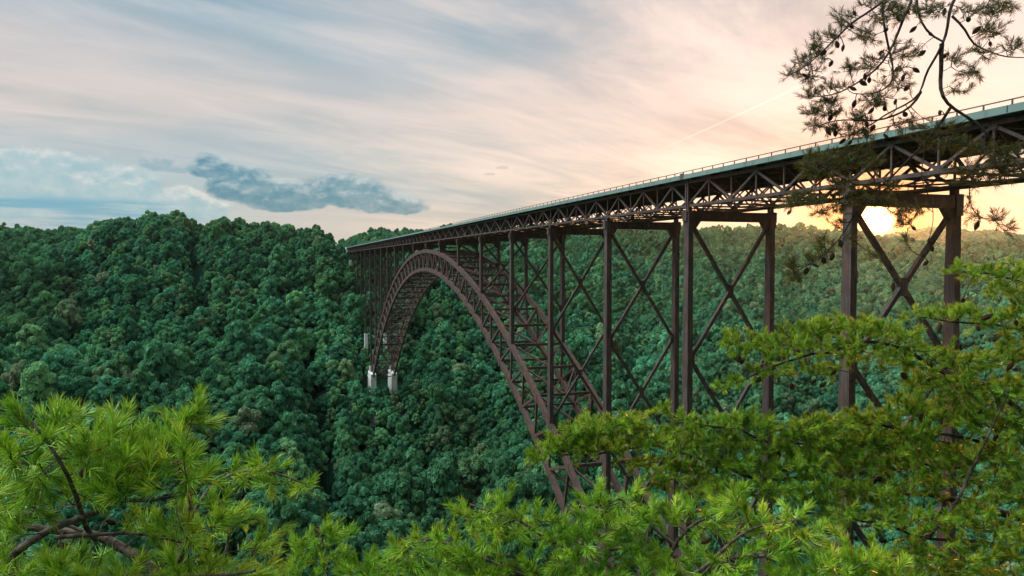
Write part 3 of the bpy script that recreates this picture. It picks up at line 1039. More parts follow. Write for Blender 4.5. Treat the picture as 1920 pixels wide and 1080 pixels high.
for x in bents:
    if abs(x) < 1:
        # at the crown the deck stands on V struts
        cr = MB()
        for y in (0.0, WY):
            for e in (-1, 1):
                cr.beam((e * 3.4, y, -0.25), (0, y, zt(0) + .9), 0.4, 0.42)
        cr.beam((0, .6, -3.2), (0, WY - .6, -3.2), 0.5, 0.5)
        bpart(cr, 'crown_strut', M_STEEL)
        continue
    onarch = abs(x) < 250
    gz = [float(H(x, yy)) for yy in (0.0, WY)]
    if onarch:
        base = [arch_top(x) - .4] * 2
    elif abs(abs(x) - 258) < 3:
        base = [-104.0, -104.0]
    else:
        base = [z_ + 10 for z_ in gz]
        if x == -300:
            base = [-79.0, -79.0]
    mbc = MB()
    column(mbc, x, 0.0, base[0], -2.75, 1.5, 1.0)
    near_c = empty('support_tower', (x, 0, -2.75), BR)
    tpart(mbc, 'column', M_STEEL, near_c)
    mbc = MB()
    column(mbc, x, WY, base[1], -2.75, 1.5, 1.0)
    tpart(mbc, 'column', M_STEEL, near_c)
    mc_ = MB()
    capz = -1.15
    mc_.box(x - .68, x + .68, -.95, WY + .95, -2.748, capz)
    mc_.box(x - .85, x + .85, -1.0, WY + 1.0, capz, capz + .1)
    mc_.box(x - .85, x + .85, -1.0, WY + 1.0, -2.80, -2.75)
    for y in (0.0, WY):
        mc_.box(x - .45, x + .45, y - .4, y + .4, capz + .1, -.25)
        mc_.box(x - .98, x + .98, y - .62, y + .62, -3.9, -0.9)
        s_ = 1 if y == 0 else -1
        mc_.box8([(x - .5, y + s_ * .55, -4.6), (x + .5, y + s_ * .55, -4.6), (x + .5, y + s_ * .6, -2.8), (x - .5, y + s_ * .6, -2.8),
                  (x - .5, y + s_ * 1.0, -4.6), (x + .5, y + s_ * 1.0, -4.6), (x + .5, y + s_ * 2.3, -2.8), (x - .5, y + s_ * 2.3, -2.8)])
    tpart(mc_, 'cap_beam', M_STEEL, near_c)
    # X bracing
    z1 = -3.4
    zlow = max(base)
    ht = z1 - zlow
    if ht > 5:
        npan = max(1, round(ht / 23.5))
        ph = ht / npan if ht / npan < 30 else 23.5
        mx_ = MB()
        for k in range(npan):
            za, zb_ = z1 - k * ph, z1 - (k + 1) * ph
            if k == npan - 1:
                zb_ += 0.6
            cz_ = (za + zb_) / 2
            mx_.beam((x, .55, za), (x, WY - .55, zb_), 0.62, 0.62, (1, 0, 0))
            mx_.beam((x + .004, WY - .55, za), (x + .004, .55, zb_), 0.60, 0.615, (1, 0, 0))
            g_ = 1.25
            for e in (-1, 1):
                xx_ = x + e * .34
                x0_, x1_ = xx_ - .03, xx_ + .03
                pts = [(-.5 * g_, -g_ * 1.1), (.5 * g_, -g_ * 1.1), (g_ * .45, 0), (.5 * g_, g_ * 1.1), (-.5 * g_, g_ * 1.1), (-g_ * .45, 0)]
                mx_.box8([(x0_, 9 - .62, cz_ - g_), (x1_, 9 - .62, cz_ - g_), (x1_, 9 + .62, cz_ - g_), (x0_, 9 + .62, cz_ - g_),
                          (x0_, 9 - .62, cz_ + g_), (x1_, 9 - .62, cz_ + g_), (x1_, 9 + .62, cz_ + g_), (x0_, 9 + .62, cz_ + g_)])
            for y in (0.0, WY):
                s_ = 1 if y == 0 else -1
                yy0, yy1 = sorted((y + s_ * .5, y + s_ * 1.3))
                mx_.box(x - .35, x + .35, yy0, yy1, zb_ - 1.0, zb_ + 1.0)
        tpart(mx_, 'cross_brace', M_STEEL, near_c)
    if not onarch:
        for y, b_ in zip((0.0, WY), base):
            mp_ = MB()
            if abs(abs(x) - 258) < 3:
                mp_.box(x - 2.0, x + 1.6, y - 1.5, y + 1.5, -118, -104)
            else:
                gz_ = float(H(x, y)) - 4
                w0 = 1.7
                mp_.box8([(x - w0 - .3, y - 1.7, gz_), (x + w0 + .3, y - 1.7, gz_), (x + w0 + .3, y + 1.7, gz_), (x - w0 - .3, y + 1.7, gz_),
                          (x - w0, y - 1.4, b_), (x + w0, y - 1.4, b_), (x + w0, y + 1.4, b_), (x - w0, y + 1.4, b_)])
                mp_.box(x - w0 - .15, x + w0 + .15, y - 1.55, y + 1.55, b_ - 1.6, b_ - 1.1)
            tpart(mp_, 'concrete_pier', M_CONC, near_c)

# arch ribs
NP = 21
tx = [ST * k / NP for k in range(NP + 1)]
bx_ = [SB * max(0.0, (k - 0.5)) / (NP - 0.5) for k in range(NP + 1)]
topn, botn = {}, {}
ribs = []
for y in (0.0, WY):
    mt_ = MB()
    mb_ = MB()
    mw = MB()
    mgs = []
    for sg in (-1, 1):
        T = [np.array((sg * a, y, zt(a))) for a in tx]
        B = [np.array((sg * b, y, zb(b))) for b in bx_]
        topn[(y, sg)] = T
        botn[(y, sg)] = B
        for k in range(NP):
            f_ = k / NP
            mt_.beam(T[k], T[k + 1], 1.15, 1.75 + .35 * f_)
            if k > 0:
                mb_.beam(B[k], B[k + 1], 1.15, 1.75 + .35 * f_)
            # zigzag webs, node to node
            if k > 0:
                mw.beam(T[k], B[k], 0.62, 0.80)
            mw.beam(T[k], B[k + 1], 0.62, 0.72)
            for nd, hh in ((T[k], 1.05), (B[k], 1.05)):
                if k == 0 and (sg < 0 or nd is B[k]):
                    continue
                mg = MB()
                mgs.append(mg)
                for e in (-1, 1):
                    yo = y + e * .60
                    mg.box(nd[0] - 1.0, nd[0] + 1.0, min(yo, yo + e * .05), max(yo, yo + e * .05), nd[2] - hh * 1.3, nd[2] + hh * .8)
    mb_.beam(botn[(y, -1)][1], botn[(y, 1)][1], 1.15, 1.75)
    rib = bpart(mt_, 'arch_rib', M_STEEL2)
    bpart(mb_, 'lower_chord', M_STEEL2, rib)
    bpart(mw, 'arch_web', M_STEEL2, rib)
    for mg in mgs:
        bpart(mg, 'gusset_plate', M_STEEL2, rib)

# bracing between the ribs
for sg in (-1, 1):
    mb = MB()
    ml = MB()
    T0, T1 = topn[(0.0, sg)], topn[(WY, sg)]
    B0, B1 = botn[(0.0, sg)], botn[(WY, sg)]
    iy = np.array((0, .58, 0))
    for k in range(NP + 1):
        if k == 0 and sg < 0:
            continue
        mb.beam(T0[k] + iy, T1[k] - iy, 0.55, 0.85, (1, 0, 0))
        if k > 0:
            ml.beam(B0[k] + iy, B1[k] - iy, 0.5, 0.75, (1, 0, 0))
        if k < NP:
            mid = (T0[k + 1] + T1[k + 1]) / 2
            mb.beam(T0[k] + iy, mid, 0.42, 0.5)
            mb.beam(T1[k] - iy, mid, 0.42, 0.5)
            if k > 0:
                midb = (B0[k + 1] + B1[k + 1]) / 2
                ml.beam(B0[k] + iy, midb, 0.40, 0.45)
                ml.beam(B1[k] - iy, midb, 0.40, 0.45)
        if k > 0 and k % 2 == 0:
            mf = MB()
            mt = (T0[k] + T1[k]) / 2
            mf.beam(B0[k] + iy, mt, 0.4, 0.4)
            mf.beam(B1[k] - iy, mt, 0.4, 0.4)
            bpart(mf, 'sway_brace', M_STEEL2)
    bpart(mb, 'upper_lateral_bracing', M_STEEL2)
    bpart(ml, 'lower_lateral_bracing', M_STEEL2)
# concrete footings of the arch
for sg in (-1, 1):
    for y in (0.0, WY):
        mp_ = MB()
        x0, x1 = sorted((sg * 241.5, sg * 267))
        c0, c1 = (x0 + x1) / 2 - sg * 2, 0
        zz1 = -108.5
        mp_.box8([(x0 + 3, y - 3.6, -152), (x1 + 4, y - 3.6, -152), (x1 + 4, y + 3.6, -152), (x0 + 3, y + 3.6, -152),
                  (x0, y - 3.0, zz1), (x1 - 3, y - 3.0, zz1), (x1 - 3, y + 3.0, zz1), (x0, y + 3.0, zz1)]
                 if sg > 0 else
                 [(x0 - 4, y - 3.0, -152), (x1 - 3, y - 3.0, -152), (x1 - 3, y + 3.0, -152), (x0 - 4, y + 3.0, -152),
                  (x0 + 3, y - 2.3, zz1), (x1, y - 2.3, zz1), (x1, y + 2.3, zz1), (x0 + 3, y + 2.3, zz1)])
        mp_.box(x0 + 1, x1 - 1, y - 2.6, y + 2.6, zz1 - 5.0, zz1 - 4.4)
        bpart(mp_, 'concrete_footing', M_CONC)
# far abutment
mp_ = MB()
mp_.box(EX0 - 5, EX0, -1.6, WY + 1.6, -8, 4.7)
mp_.box(EX0 - 14, EX0 - .02, -1.9, -1.2, 3.5, 5.75)
mp_.box(EX0 - 14, EX0 - .02, WY + 1.2, WY + 1.9, 3.5, 5.75)
bpart(mp_, 'abutment', M_CONC)
# road beyond the far end
mr = MB()
mr.box(EX0 - 400, EX0 - .5, 0, WY, 4.9, 5.1)
rd = mr.build('road', M_ASPH)
tag(rd, 'road running on from the far end of the bridge', 'road', kind='structure')
mr = MB()
mr.box(EX0 - 400, EX0 - 14.1, -3, WY + 3, -20, 4.88)
tag(mr.build('road_embankment', M_GROUND), 'bank carrying the road past the far abutment', 'ground', kind='structure')


# ------------------------------------------------------------------ pines at the overlook
def tubes(paths, sides=6):
    """paths: list of (pts (n,3), radii (n)) -> V, F"""
    VV, FF, n0 = [], [], 0
    ca = np.cos(np.arange(sides) * 2 * math.pi / sides)
    sa = np.sin(np.arange(sides) * 2 * math.pi / sides)
    for pts, rr in paths:
        pts = np.asarray(pts, float)
        k = len(pts)
        d = np.gradient(pts, axis=0)
        d /= np.linalg.norm(d, axis=1)[:, None] + 1e-9
        ref = np.array((0.31, 0.17, 0.93))
        a = np.cross(d, ref)
        a /= np.linalg.norm(a, axis=1)[:, None] + 1e-9
        b = np.cross(d, a)
        rr = np.asarray(rr)[:, None, None]
        ring = pts[:, None] + (a[:, None] * ca[None, :, None] + b[:, None] * sa[None, :, None]) * rr
        VV.append(ring.reshape(-1, 3))
        i, j = np.meshgrid(np.arange(k - 1), np.arange(sides), indexing='ij')
        j2 = (j + 1) % sides
        FF.append((np.stack([i * sides + j, i * sides + j2, (i + 1) * sides + j2, (i + 1) * sides + j], -1).reshape(-1, 4)) + n0)
        n0 += k * sides
    return np.concatenate(VV), np.concatenate(FF)


def smooth_path(pts, n, wob, r):
    pts = np.asarray(pts, float)
    L = np.concatenate([[0], np.cumsum(np.linalg.norm(np.diff(pts, axis=0), axis=1))])
    t = np.linspace(0, L[-1], n)
    q = np.stack([np.interp(t, L, pts[:, i]) for i in range(3)], 1)
    for _ in range(2):
        q[1:-1] = (q[:-2] + 2 * q[1:-1] + q[2:]) / 4
    nz = r.normal(size=(n, 3))
    for _ in range(3):
        nz[1:-1] = (nz[:-2] + nz[1:-1] + nz[2:]) / 3
    nz *= np.minimum(1, np.minimum(np.arange(n), np.arange(n)[::-1]) / 3)[:, None]
    return q + nz * wob


def needles(sp, sdir, slen, per, nlen, wid, r):
    """bottle-brush shoots. sp base (n,3), sdir unit, slen (n)"""
    n = len(sp)
    S_ = np.repeat(np.arange(n), per)
    t = r.uniform(0.0, 1.0, len(S_)) ** 0.8
    d = sdir[S_]
    base = sp[S_] + d * (slen[S_] * t)[:, None]
    rnd = r.normal(size=(len(S_), 3))
    side = rnd - d * (rnd * d).sum(1)[:, None]
    side /= np.linalg.norm(side, axis=1)[:, None] + 1e-9
    side += np.array((0, 0, 0.30))
    ang_ = np.radians(r.uniform(22, 62, len(S_)) * (1.12 - 0.55 * t))
    nd = d * np.cos(ang_)[:, None] + side * np.sin(ang_)[:, None]
    nd /= np.linalg.norm(nd, axis=1)[:, None]
    L = nlen * r.uniform(0.65, 1.12, len(S_))
    tip = base + nd * L[:, None]
    tip[:, 2] -= 0.05 * L
    mid = (base + tip) / 2 + np.array((0, 0, 1)) * (0.045 * L)[:, None]
    wv = np.cross(nd, r.normal(size=(len(S_), 3)))
    wv /= np.linalg.norm(wv, axis=1)[:, None] + 1e-9
    wv *= wid / 2
    m = len(S_)
    V = np.concatenate([base - wv * .8, base + wv * .8, mid + wv, mid - wv, tip + wv * .25, tip - wv * .25])
    a = np.arange(m)
    F = np.concatenate([np.stack([a, a + m, a + 2 * m, a + 3 * m], -1), np.stack([a + 3 * m, a + 2 * m, a + 4 * m, a + 5 * m], -1)])
    return V, F


def cone_mesh():
    V_, F_ = [], []
    rows, per = 9, 8
    for i in range(rows):
        t = i / (rows - 1)
        rr = 0.5 * math.sin(math.pi * (0.16 + 0.80 * t)) ** 0.8
        z = t * 1.5
        for j in range(per):
            a = (j + 0.5 * (i % 2)) * 2 * math.pi / per
            ca, sa = math.cos(a), math.sin(a)
            n0 = len(V_)
            w_ = 0.22 * (0.5 + rr)
            tx_, ty_ = -sa, ca
            V_ += [(ca * rr * .35 - tx_ * w_ * .5, sa * rr * .35 - ty_ * w_ * .5, z - .08), (ca * rr * .35 + tx_ * w_ * .5, sa * rr * .35 + ty_ * w_ * .5, z - .08),
                   (ca * rr * 1.05 + tx_ * w_, sa * rr * 1.05 + ty_ * w_, z + .10), (ca * rr * 1.05 - tx_ * w_, sa * rr * 1.05 - ty_ * w_, z + .10),
                   (ca * rr * 1.12, sa * rr * 1.12, z + .20), (ca * rr * .3, sa * rr * .3, z + .12)]
            F_ += [(n0, n0 + 1, n0 + 2, n0 + 3), (n0 + 3, n0 + 2, n0 + 4, n0 + 4)][:1]
            F_.append((n0 + 3, n0 + 2, n0 + 4))
            F_.append((n0 + 3, n0 + 4, n0 + 5))
            F_.append((n0 + 4, n0 + 2, n0 + 5))
    # core
    n0 = len(V_)
    for i in range(5):
        t = i / 4
        rr = 0.26 * math.sin(math.pi * (0.1 + 0.85 * t))
        for j in range(6):
            V_.append((math.cos(j * math.pi / 3) * rr, math.sin(j * math.pi / 3) * rr, t * 1.55 - 0.05))
    for i in range(4):
        for j in range(6):
            F_.append((n0 + i * 6 + j, n0 + i * 6 + (j + 1) % 6, n0 + (i + 1) * 6 + (j + 1) % 6, n0 + (i + 1) * 6 + j))
    me = bpy.data.meshes.new('pine_cone')
    me.from_pydata(V_, [], F_)
    me.update()
    me.materials.append(M_CONE)
    return me


CONE = cone_mesh()


def pine(name, label, trunk, limbs, pads, cones, nmat, bmat, per, nlen, wid, slen, seed, rad0=0.02, upward=0.35, group=None, cone_size=0.024, droop=0.0):
    """trunk: world points + radii; limbs: [(parent limb or -1, [points], r0, r1)]; pads: [(u,v,d, ru,rv,rd, count)] clusters of shoots"""
    r = np.random.default_rng(seed)
    tp, tr_ = trunk
    root = empty(name, tuple(tp[0]))
    tag(root, label, 'pine tree', group)
    org = np.array(tp[0])
    tq = smooth_path(tp, 24, 0.02, r)
    trr = np.interp(np.linspace(0, 1, 24), np.linspace(0, 1, len(tr_)), tr_)
    Vt, Ft = tubes([(tq, trr)], 12)
    link_mesh('trunk', mesh_np('trunk', Vt - org, Ft), root, bmat, True)
    nodes, nlimb, npar, ndepth = [], [], [], []
    lpaths = [[] for _ in limbs]
    for li, (pts, r0, r1) in enumerate(limbs):
        L = np.linalg.norm(np.diff(np.asarray(pts), axis=0), axis=1).sum()
        n_ = int(np.clip(L / 0.06, 8, 60))
        q_ = smooth_path(pts, n_, 0.010 + 0.006 * L, r)
        lpaths[li].append((q_, np.linspace(r0, r1, n_)))
        for j in range(n_):
            nodes.append(q_[j])
            nlimb.append(li)
            ndepth.append(0.0)
    # shoot targets
    tg = []
    cat_mid = 'pale stems' in label
    for (u, v, d, ru, rv, rd, c) in pads:
        if M_NEED_C is nmat:
            c = int(c * 4.0)
        elif M_NEED_B is nmat:
            c = int(c * (1.8 if 790 < v < 930 else 1.3) * (1.55 if u > 1480 and v > 690 else 1.0))
        if nmat is M_NEED_A and u < 600 and d < 3.1:
            v += 10
        if cat_mid:
            v += 20
        for _ in range(c):
            a, b, cc = r.normal(size=3) * (0.52 if nmat is M_NEED_B else 0.55)
            if abs(a) > 1.3 or abs(b) > 1.3:
                a, b = a * .6, b * .6
            tg.append(P(u + a * ru, v + b * rv, d + cc * rd))
    tg = np.array(tg)
    nodes = np.array(nodes)
    order = np.argsort(((tg[:, None] - nodes[None, ::3]) ** 2).sum(2).min(1))
    allp = np.zeros((len(nodes) + len(tg) * 6, 3))
    allp[:len(nodes)] = nodes
    pen = np.zeros(len(allp))
    lid = np.zeros(len(allp), int)
    lid[:len(nodes)] = nlimb
    cur = len(nodes)
    SB_, SD_, SL_, SI_ = [], [], [], []
    for oi in order:
        p = tg[oi]
        dist = np.linalg.norm(allp[:cur] - p, axis=1) + pen[:cur]
        j = int(dist.argmin())
        a = allp[j]
        L = np.linalg.norm(p - a)
        li = lid[j]
        if L < 1e-4:
            continue
        k = 5
        mid = (a + p) / 2 + r.normal(size=3) * L * 0.10 + np.array((0, 0, -0.10 * L))
        t = np.linspace(0, 1, k)[:, None]
        q_ = (1 - t) ** 2 * a + 2 * t * (1 - t) * mid + t ** 2 * p
        rr0 = min(0.0020 + 0.010 * L, rad0 * .35)
        lpaths[li].append((q_, np.linspace(rr0, 0.0018, k)))
        for s_i in range(1, k):
            allp[cur] = q_[s_i]
            pen[cur] = pen[j] + 0.20 * L * s_i / k
            lid[cur] = li
            cur += 1
        dr = p - mid
        dr /= np.linalg.norm(dr) + 1e-9
        dr = dr + np.array((0, 0, upward)) + r.normal(size=3) * 0.22
        dr /= np.linalg.norm(dr)
        sl = slen * r.uniform(0.6, 1.35)
        SB_.append(p - dr * sl * 0.25)
        SD_.append(dr)
        SL_.append(sl)
        SI_.append(li)
        if L > slen * 1.2 and r.uniform() < 0.8:          # needles back along a long twig too
            SB_.append(q_[2])
            dd = q_[4] - q_[2]
            SL_.append(np.linalg.norm(dd) * .9)
            SD_.append(dd / (np.linalg.norm(dd) + 1e-9))
            SI_.append(li)
    cpos = []
    for (u, v, d) in cones[:100]:
        p = P(u, v, d)
        dist = np.linalg.norm(allp[:cur] - p, axis=1)
        j = int(dist.argmin())
        a = allp[j]
        if dist[j] > 0.22:                                    # keep the cone close to its twig
            p = a + (p - a) / dist[j] * 0.22
        q_ = np.linspace(a, p, 4)
        q_[1:3] += np.array((0, 0, 0.01))
        lpaths[lid[j]].append((q_, [0.004, 0.003, 0.003, 0.003]))
        cpos.append(p)
    SB_, SD_, SL_, SI_ = map(np.array, (SB_, SD_, SL_, SI_))
    for li in range(len(limbs)):
        big = [lpaths[li][0]]
        tw = lpaths[li][1:]
        Vb, Fb = tubes(big, 9)
        if tw:
            V2, F2 = tubes(tw, 4)
            Fb = np.concatenate([Fb, F2 + len(Vb)])
            Vb = np.concatenate([Vb, V2])
        br = link_mesh('branch', mesh_np('branch', Vb - org, Fb), root, bmat, True)
        s_ = SI_ == li
        if s_.sum():
            stem = [(np.stack([a_, a_ + d_ * l_]), [0.0022, 0.0012]) for a_, d_, l_ in zip(SB_[s_], SD_[s_], SL_[s_])]
            Vn, Fn = needles(SB_[s_], SD_[s_], SL_[s_], per, nlen, wid, r)
            link_mesh('needles', mesh_np('needles', Vn - org, Fn), br, nmat)
    for (u, v, d), cp in zip(cones[:100], cpos):
        o = bpy.data.objects.new('pine_cone', CONE)
        COL.objects.link(o)
        o.parent = root
        o.location = cp - org
        sc_ = cone_size * r.uniform(0.8, 1.25)
        o.scale = (sc_, sc_, sc_ * r.uniform(1.0, 1.3))
        o.rotation_euler = (R(180 + r.uniform(-60, 60)), R(r.uniform(-50, 50)), r.uniform(0, 6))
    return root


def gnd(p):
    return np.array((p[0], p[1], float(H(p[0], p[1])) - 0.3))


def PL(d, *uv):
    """limb points: (u, v) or (u, v, depth)"""
    return [P(q[0], q[1], q[2] if len(q) > 2 else d) for q in uv]


# --- left pine, close
b0 = P(-330, 1650, 2.9)
tl = [gnd(b0), b0, P(-160, 1300, 2.6)]
left_limbs = [
    (PL(2.3, (-160, 1300, 2.6), (-70, 1130, 2.4), (0, 1060), (60, 1015), (110, 975), (150, 960), (215, 938), (280, 902), (345, 855)), 0.026, 0.005),
    (PL(2.3, (215, 938), (260, 936), (310, 932), (378, 925)), 0.008, 0.003),
    (PL(2.6, (-330, 1650, 2.9), (-60, 1400, 2.7), (230, 1200, 2.6), (320, 1095), (295, 1066), (240, 1042), (180, 1012), (120, 1000), (35, 983), (-40, 970)), 0.05, 0.010),
    (PL(2.5, (180, 1012), (150, 970, 2.3), (130, 900, 2.2), (110, 850, 2.2), (60, 792, 2.2)), 0.010, 0.004),
    (PL(2.4, (105, 1008), (200, 1003), (245, 993), (300, 1012), (390, 1030)), 0.008, 0.003),
    (PL(2.5, (-40, 970), (48, 958), (100, 970), (155, 996)), 0.009, 0.006),
    (PL(2.6, (320, 1095), (366, 985), (345, 930), (330, 890), (350, 800), (362, 765)), 0.012, 0.003),
    (PL(3.0, (320, 1095, 2.6), (360, 960, 2.9), (388, 905), (440, 888), (510, 880), (575, 908)), 0.012, 0.003),
    (PL(2.9, (320, 1150, 2.7), (430, 1080), (425, 1040), (405, 1020), (440, 985)), 0.012, 0.003),
    (PL(2.3, (-70, 1130, 2.4), (20, 1110), (180, 1080), (330, 1085), (480, 1070)), 0.014, 0.004),
    (PL(2.2, (-160, 1300, 2.6), (-60, 960), (-10, 880), (20, 850)), 0.012, 0.003),
]
left_pads = [
    (62, 790, 2.2, 38, 18, .12, 6), (110, 800, 2.2, 45, 20, .15, 9), (40, 850, 2.1, 45, 22, .15, 9), (150, 830, 2.2, 60, 28, .2, 16), (215, 800, 2.35, 45, 28, .2, 12),
    (350, 780, 2.5, 22, 14, .1, 6), (130, 830, 2.3, 60, 16, .15, 9), (250, 832, 2.35, 60, 16, .15, 9),
    (352, 780, 2.5, 26, 28, .1, 6), (325, 820, 2.5, 40, 25, .1, 8), (300, 850, 2.3, 60, 32, .15, 20), (230, 870, 2.3, 70, 30, .2, 18), (340, 880, 2.3, 40, 25, .15, 10),
    (180, 905, 2.3, 60, 25, .2, 12), (270, 905, 2.2, 60, 25, .15, 12), (80, 880, 2.3, 50, 25, .2, 10), (20, 930, 2.3, 50, 30, .2, 12), (90, 930, 2.5, 60, 30, .2, 9),
    (10, 985, 2.4, 50, 30, .2, 8), (280, 985, 2.5, 60, 20, .2, 10), (350, 1000, 2.5, 60, 25, .2, 12), (420, 975, 2.7, 50, 30, .2, 12), (400, 930, 2.9, 35, 25, .2, 7),
    (460, 985, 2.9, 40, 25, .2, 8), (480, 870, 3.0, 40, 14, .1, 9), (530, 900, 3.0, 35, 10, .1, 6), (465, 890, 3.0, 25, 10, .1, 4), (565, 908, 3.0, 12, 8, .1, 3),
    (40, 1070, 2.3, 80, 25, .2, 14), (160, 1075, 2.3, 90, 22, .2, 14), (300, 1075, 2.3, 90, 22, .2, 14), (430, 1065, 2.5, 80, 25, .2, 14), (480, 1020, 2.9, 40, 25, .2, 8),
    (150, 1040, 2.6, 80, 20, .2, 8), (360, 1040, 2.7, 70, 20, .2, 9), (20, 1030, 2.5, 40, 20, .2, 5)]
left_cones = [(162, 876, 2.2), (200, 975, 2.45), (110, 1020, 2.55), (396, 912, 3.0), (240, 850, 2.4)]
pine('pine_tree', 'bright green pine nearest the viewer, its sprays filling the bottom left corner', (tl, (0.075, 0.055, 0.028)),
     left_limbs, left_pads, left_cones, M_NEED_A, M_BARK_P, 62, 0.060, 0.0030, 0.080, 21, 0.02, 0.22, cone_size=0.022)

# --- small pine tip at the bottom, between the two masses
b1 = P(610, 1500, 4.2)
pine('pine_tree', 'small green pine top rising at the bottom edge right of the near left pine', ([gnd(b1), b1, P(620, 1150, 4.1)], (0.05, 0.03, 0.014)),
     [(PL(4.1, (620, 1150), (615, 1085), (608, 1030), (600, 1000)), 0.012, 0.004), (PL(4.1, (620, 1150), (560, 1080), (530, 1060)), 0.01, 0.004),
      (PL(4.1, (620, 1150), (680, 1075), (730, 1060)), 0.01, 0.004)],
     [(600, 1000, 4.1, 25, 14, .1, 9), (640, 1010, 4.1, 22, 12, .1, 6), (575, 1025, 4.1, 30, 14, .1, 9), (610, 1050, 4.1, 60, 22, .15, 26), (690, 1065, 4.1, 50, 18, .15, 18),
      (530, 1070, 4.1, 40, 16, .15, 12), (740, 1078, 4.1, 40, 12, .1, 8), (630, 1080, 4.0, 90, 18, .2, 26)],
     [], M_NEED_A, M_BARK_P, 64, 0.058, 0.0034, 0.075, 31, 0.02, 0.22)

# --- middle pine, bright, low
b2 = P(1260, 1750, 3.7)
mid_limbs = [
    (PL(3.5, (1250, 1300), (1243, 1080), (1262, 1020), (1300, 975), (1345, 965), (1380, 930)), 0.022, 0.004),
    (PL(3.3, (1250, 1300, 3.5), (1275, 1085), (1340, 1045), (1390, 1000), (1425, 992), (1490, 975)), 0.018, 0.004),
    (PL(3.4, (1250, 1300, 3.5), (1180, 1100), (1150, 1060), (1100, 1035), (1040, 1015), (960, 965), (880, 945)), 0.02, 0.004),
    (PL(3.4, (1262, 1020), (1230, 990), (1200, 962), (1160, 935)), 0.012, 0.003),
    (PL(3.6, (1250, 1300, 3.5), (1050, 1110), (900, 1050), (820, 1010), (750, 1010)), 0.016, 0.003),
    (PL(3.2, (1250, 1300, 3.5), (1450, 1140), (1560, 1080), (1640, 1045), (1690, 1040)), 0.018, 0.004),
    (PL(3.6, (1340, 1045), (1430, 1050), (1520, 1020), (1570, 1000)), 0.012, 0.004),
]
mid_pads = [
    (885, 945, 3.4, 26, 14, .1, 8), (945, 938, 3.4, 35, 18, .12, 14), (985, 965, 3.4, 50, 20, .15, 18), (1040, 985, 3.4, 50, 20, .15, 18), (930, 975, 3.4, 50, 14, .15, 10),
    (1120, 925, 3.4, 30, 18, .1, 10), (1170, 925, 3.4, 45, 25, .15, 18), (1150, 965, 3.4, 55, 22, .2, 18), (1215, 950, 3.5, 40, 25, .2, 12), (1100, 1000, 3.4, 60, 25, .2, 20),
    (1280, 945, 3.6, 40, 20, .2, 10), (1370, 925, 3.4, 40, 28, .15, 16), (1395, 965, 3.4, 55, 25, .15, 18), (1335, 970, 3.5, 35, 20, .15, 9), (1470, 965, 3.4, 45, 22, .15, 14),
    (1530, 990, 3.4, 45, 20, .15, 14), (1480, 1010, 3.4, 60, 22, .2, 16), (1400, 1030, 3.3, 60, 25, .2, 14), (1300, 1020, 3.5, 50, 30, .2, 12), (1200, 1020, 3.4, 60, 28, .2, 18),
    (1100, 1060, 3.3, 80, 22, .2, 24), (1000, 1045, 3.4, 70, 25, .2, 22), (1230, 1070, 3.2, 70, 18, .2, 14), (1350, 1078, 3.1, 70, 16, .2, 12), (1480, 1065, 3.2, 70, 22, .2, 18),
    (760, 1008, 3.6, 45, 14, .12, 13), (820, 1000, 3.6, 50, 18, .15, 18), (850, 1030, 3.6, 55, 20, .15, 18), (900, 1040, 3.5, 60, 25, .15, 18), (780, 1040, 3.6, 60, 16, .15, 14), (880, 1075, 3.4, 90, 16, .2, 20),
    (1620, 1040, 3.0, 55, 25, .15, 20), (1670, 1060, 3.0, 45, 22, .15, 14), (1570, 1055, 3.1, 45, 22, .15, 14), (1600, 1080, 3.0, 90, 14, .15, 14)]
pine('pine_tree', 'bright green pine with pale stems low in front of the near arch leg', ([gnd(b2), b2, P(1250, 1300, 3.5)], (0.07, 0.045, 0.025)),
     mid_limbs, mid_pads, [(1120, 1000, 3.4), (1330, 1010, 3.4), (1200, 1000, 3.5), (1500, 1030, 3.4)], M_NEED_A, M_BARK_P, 66, 0.058, 0.0032, 0.075, 41, 0.02, 0.22)

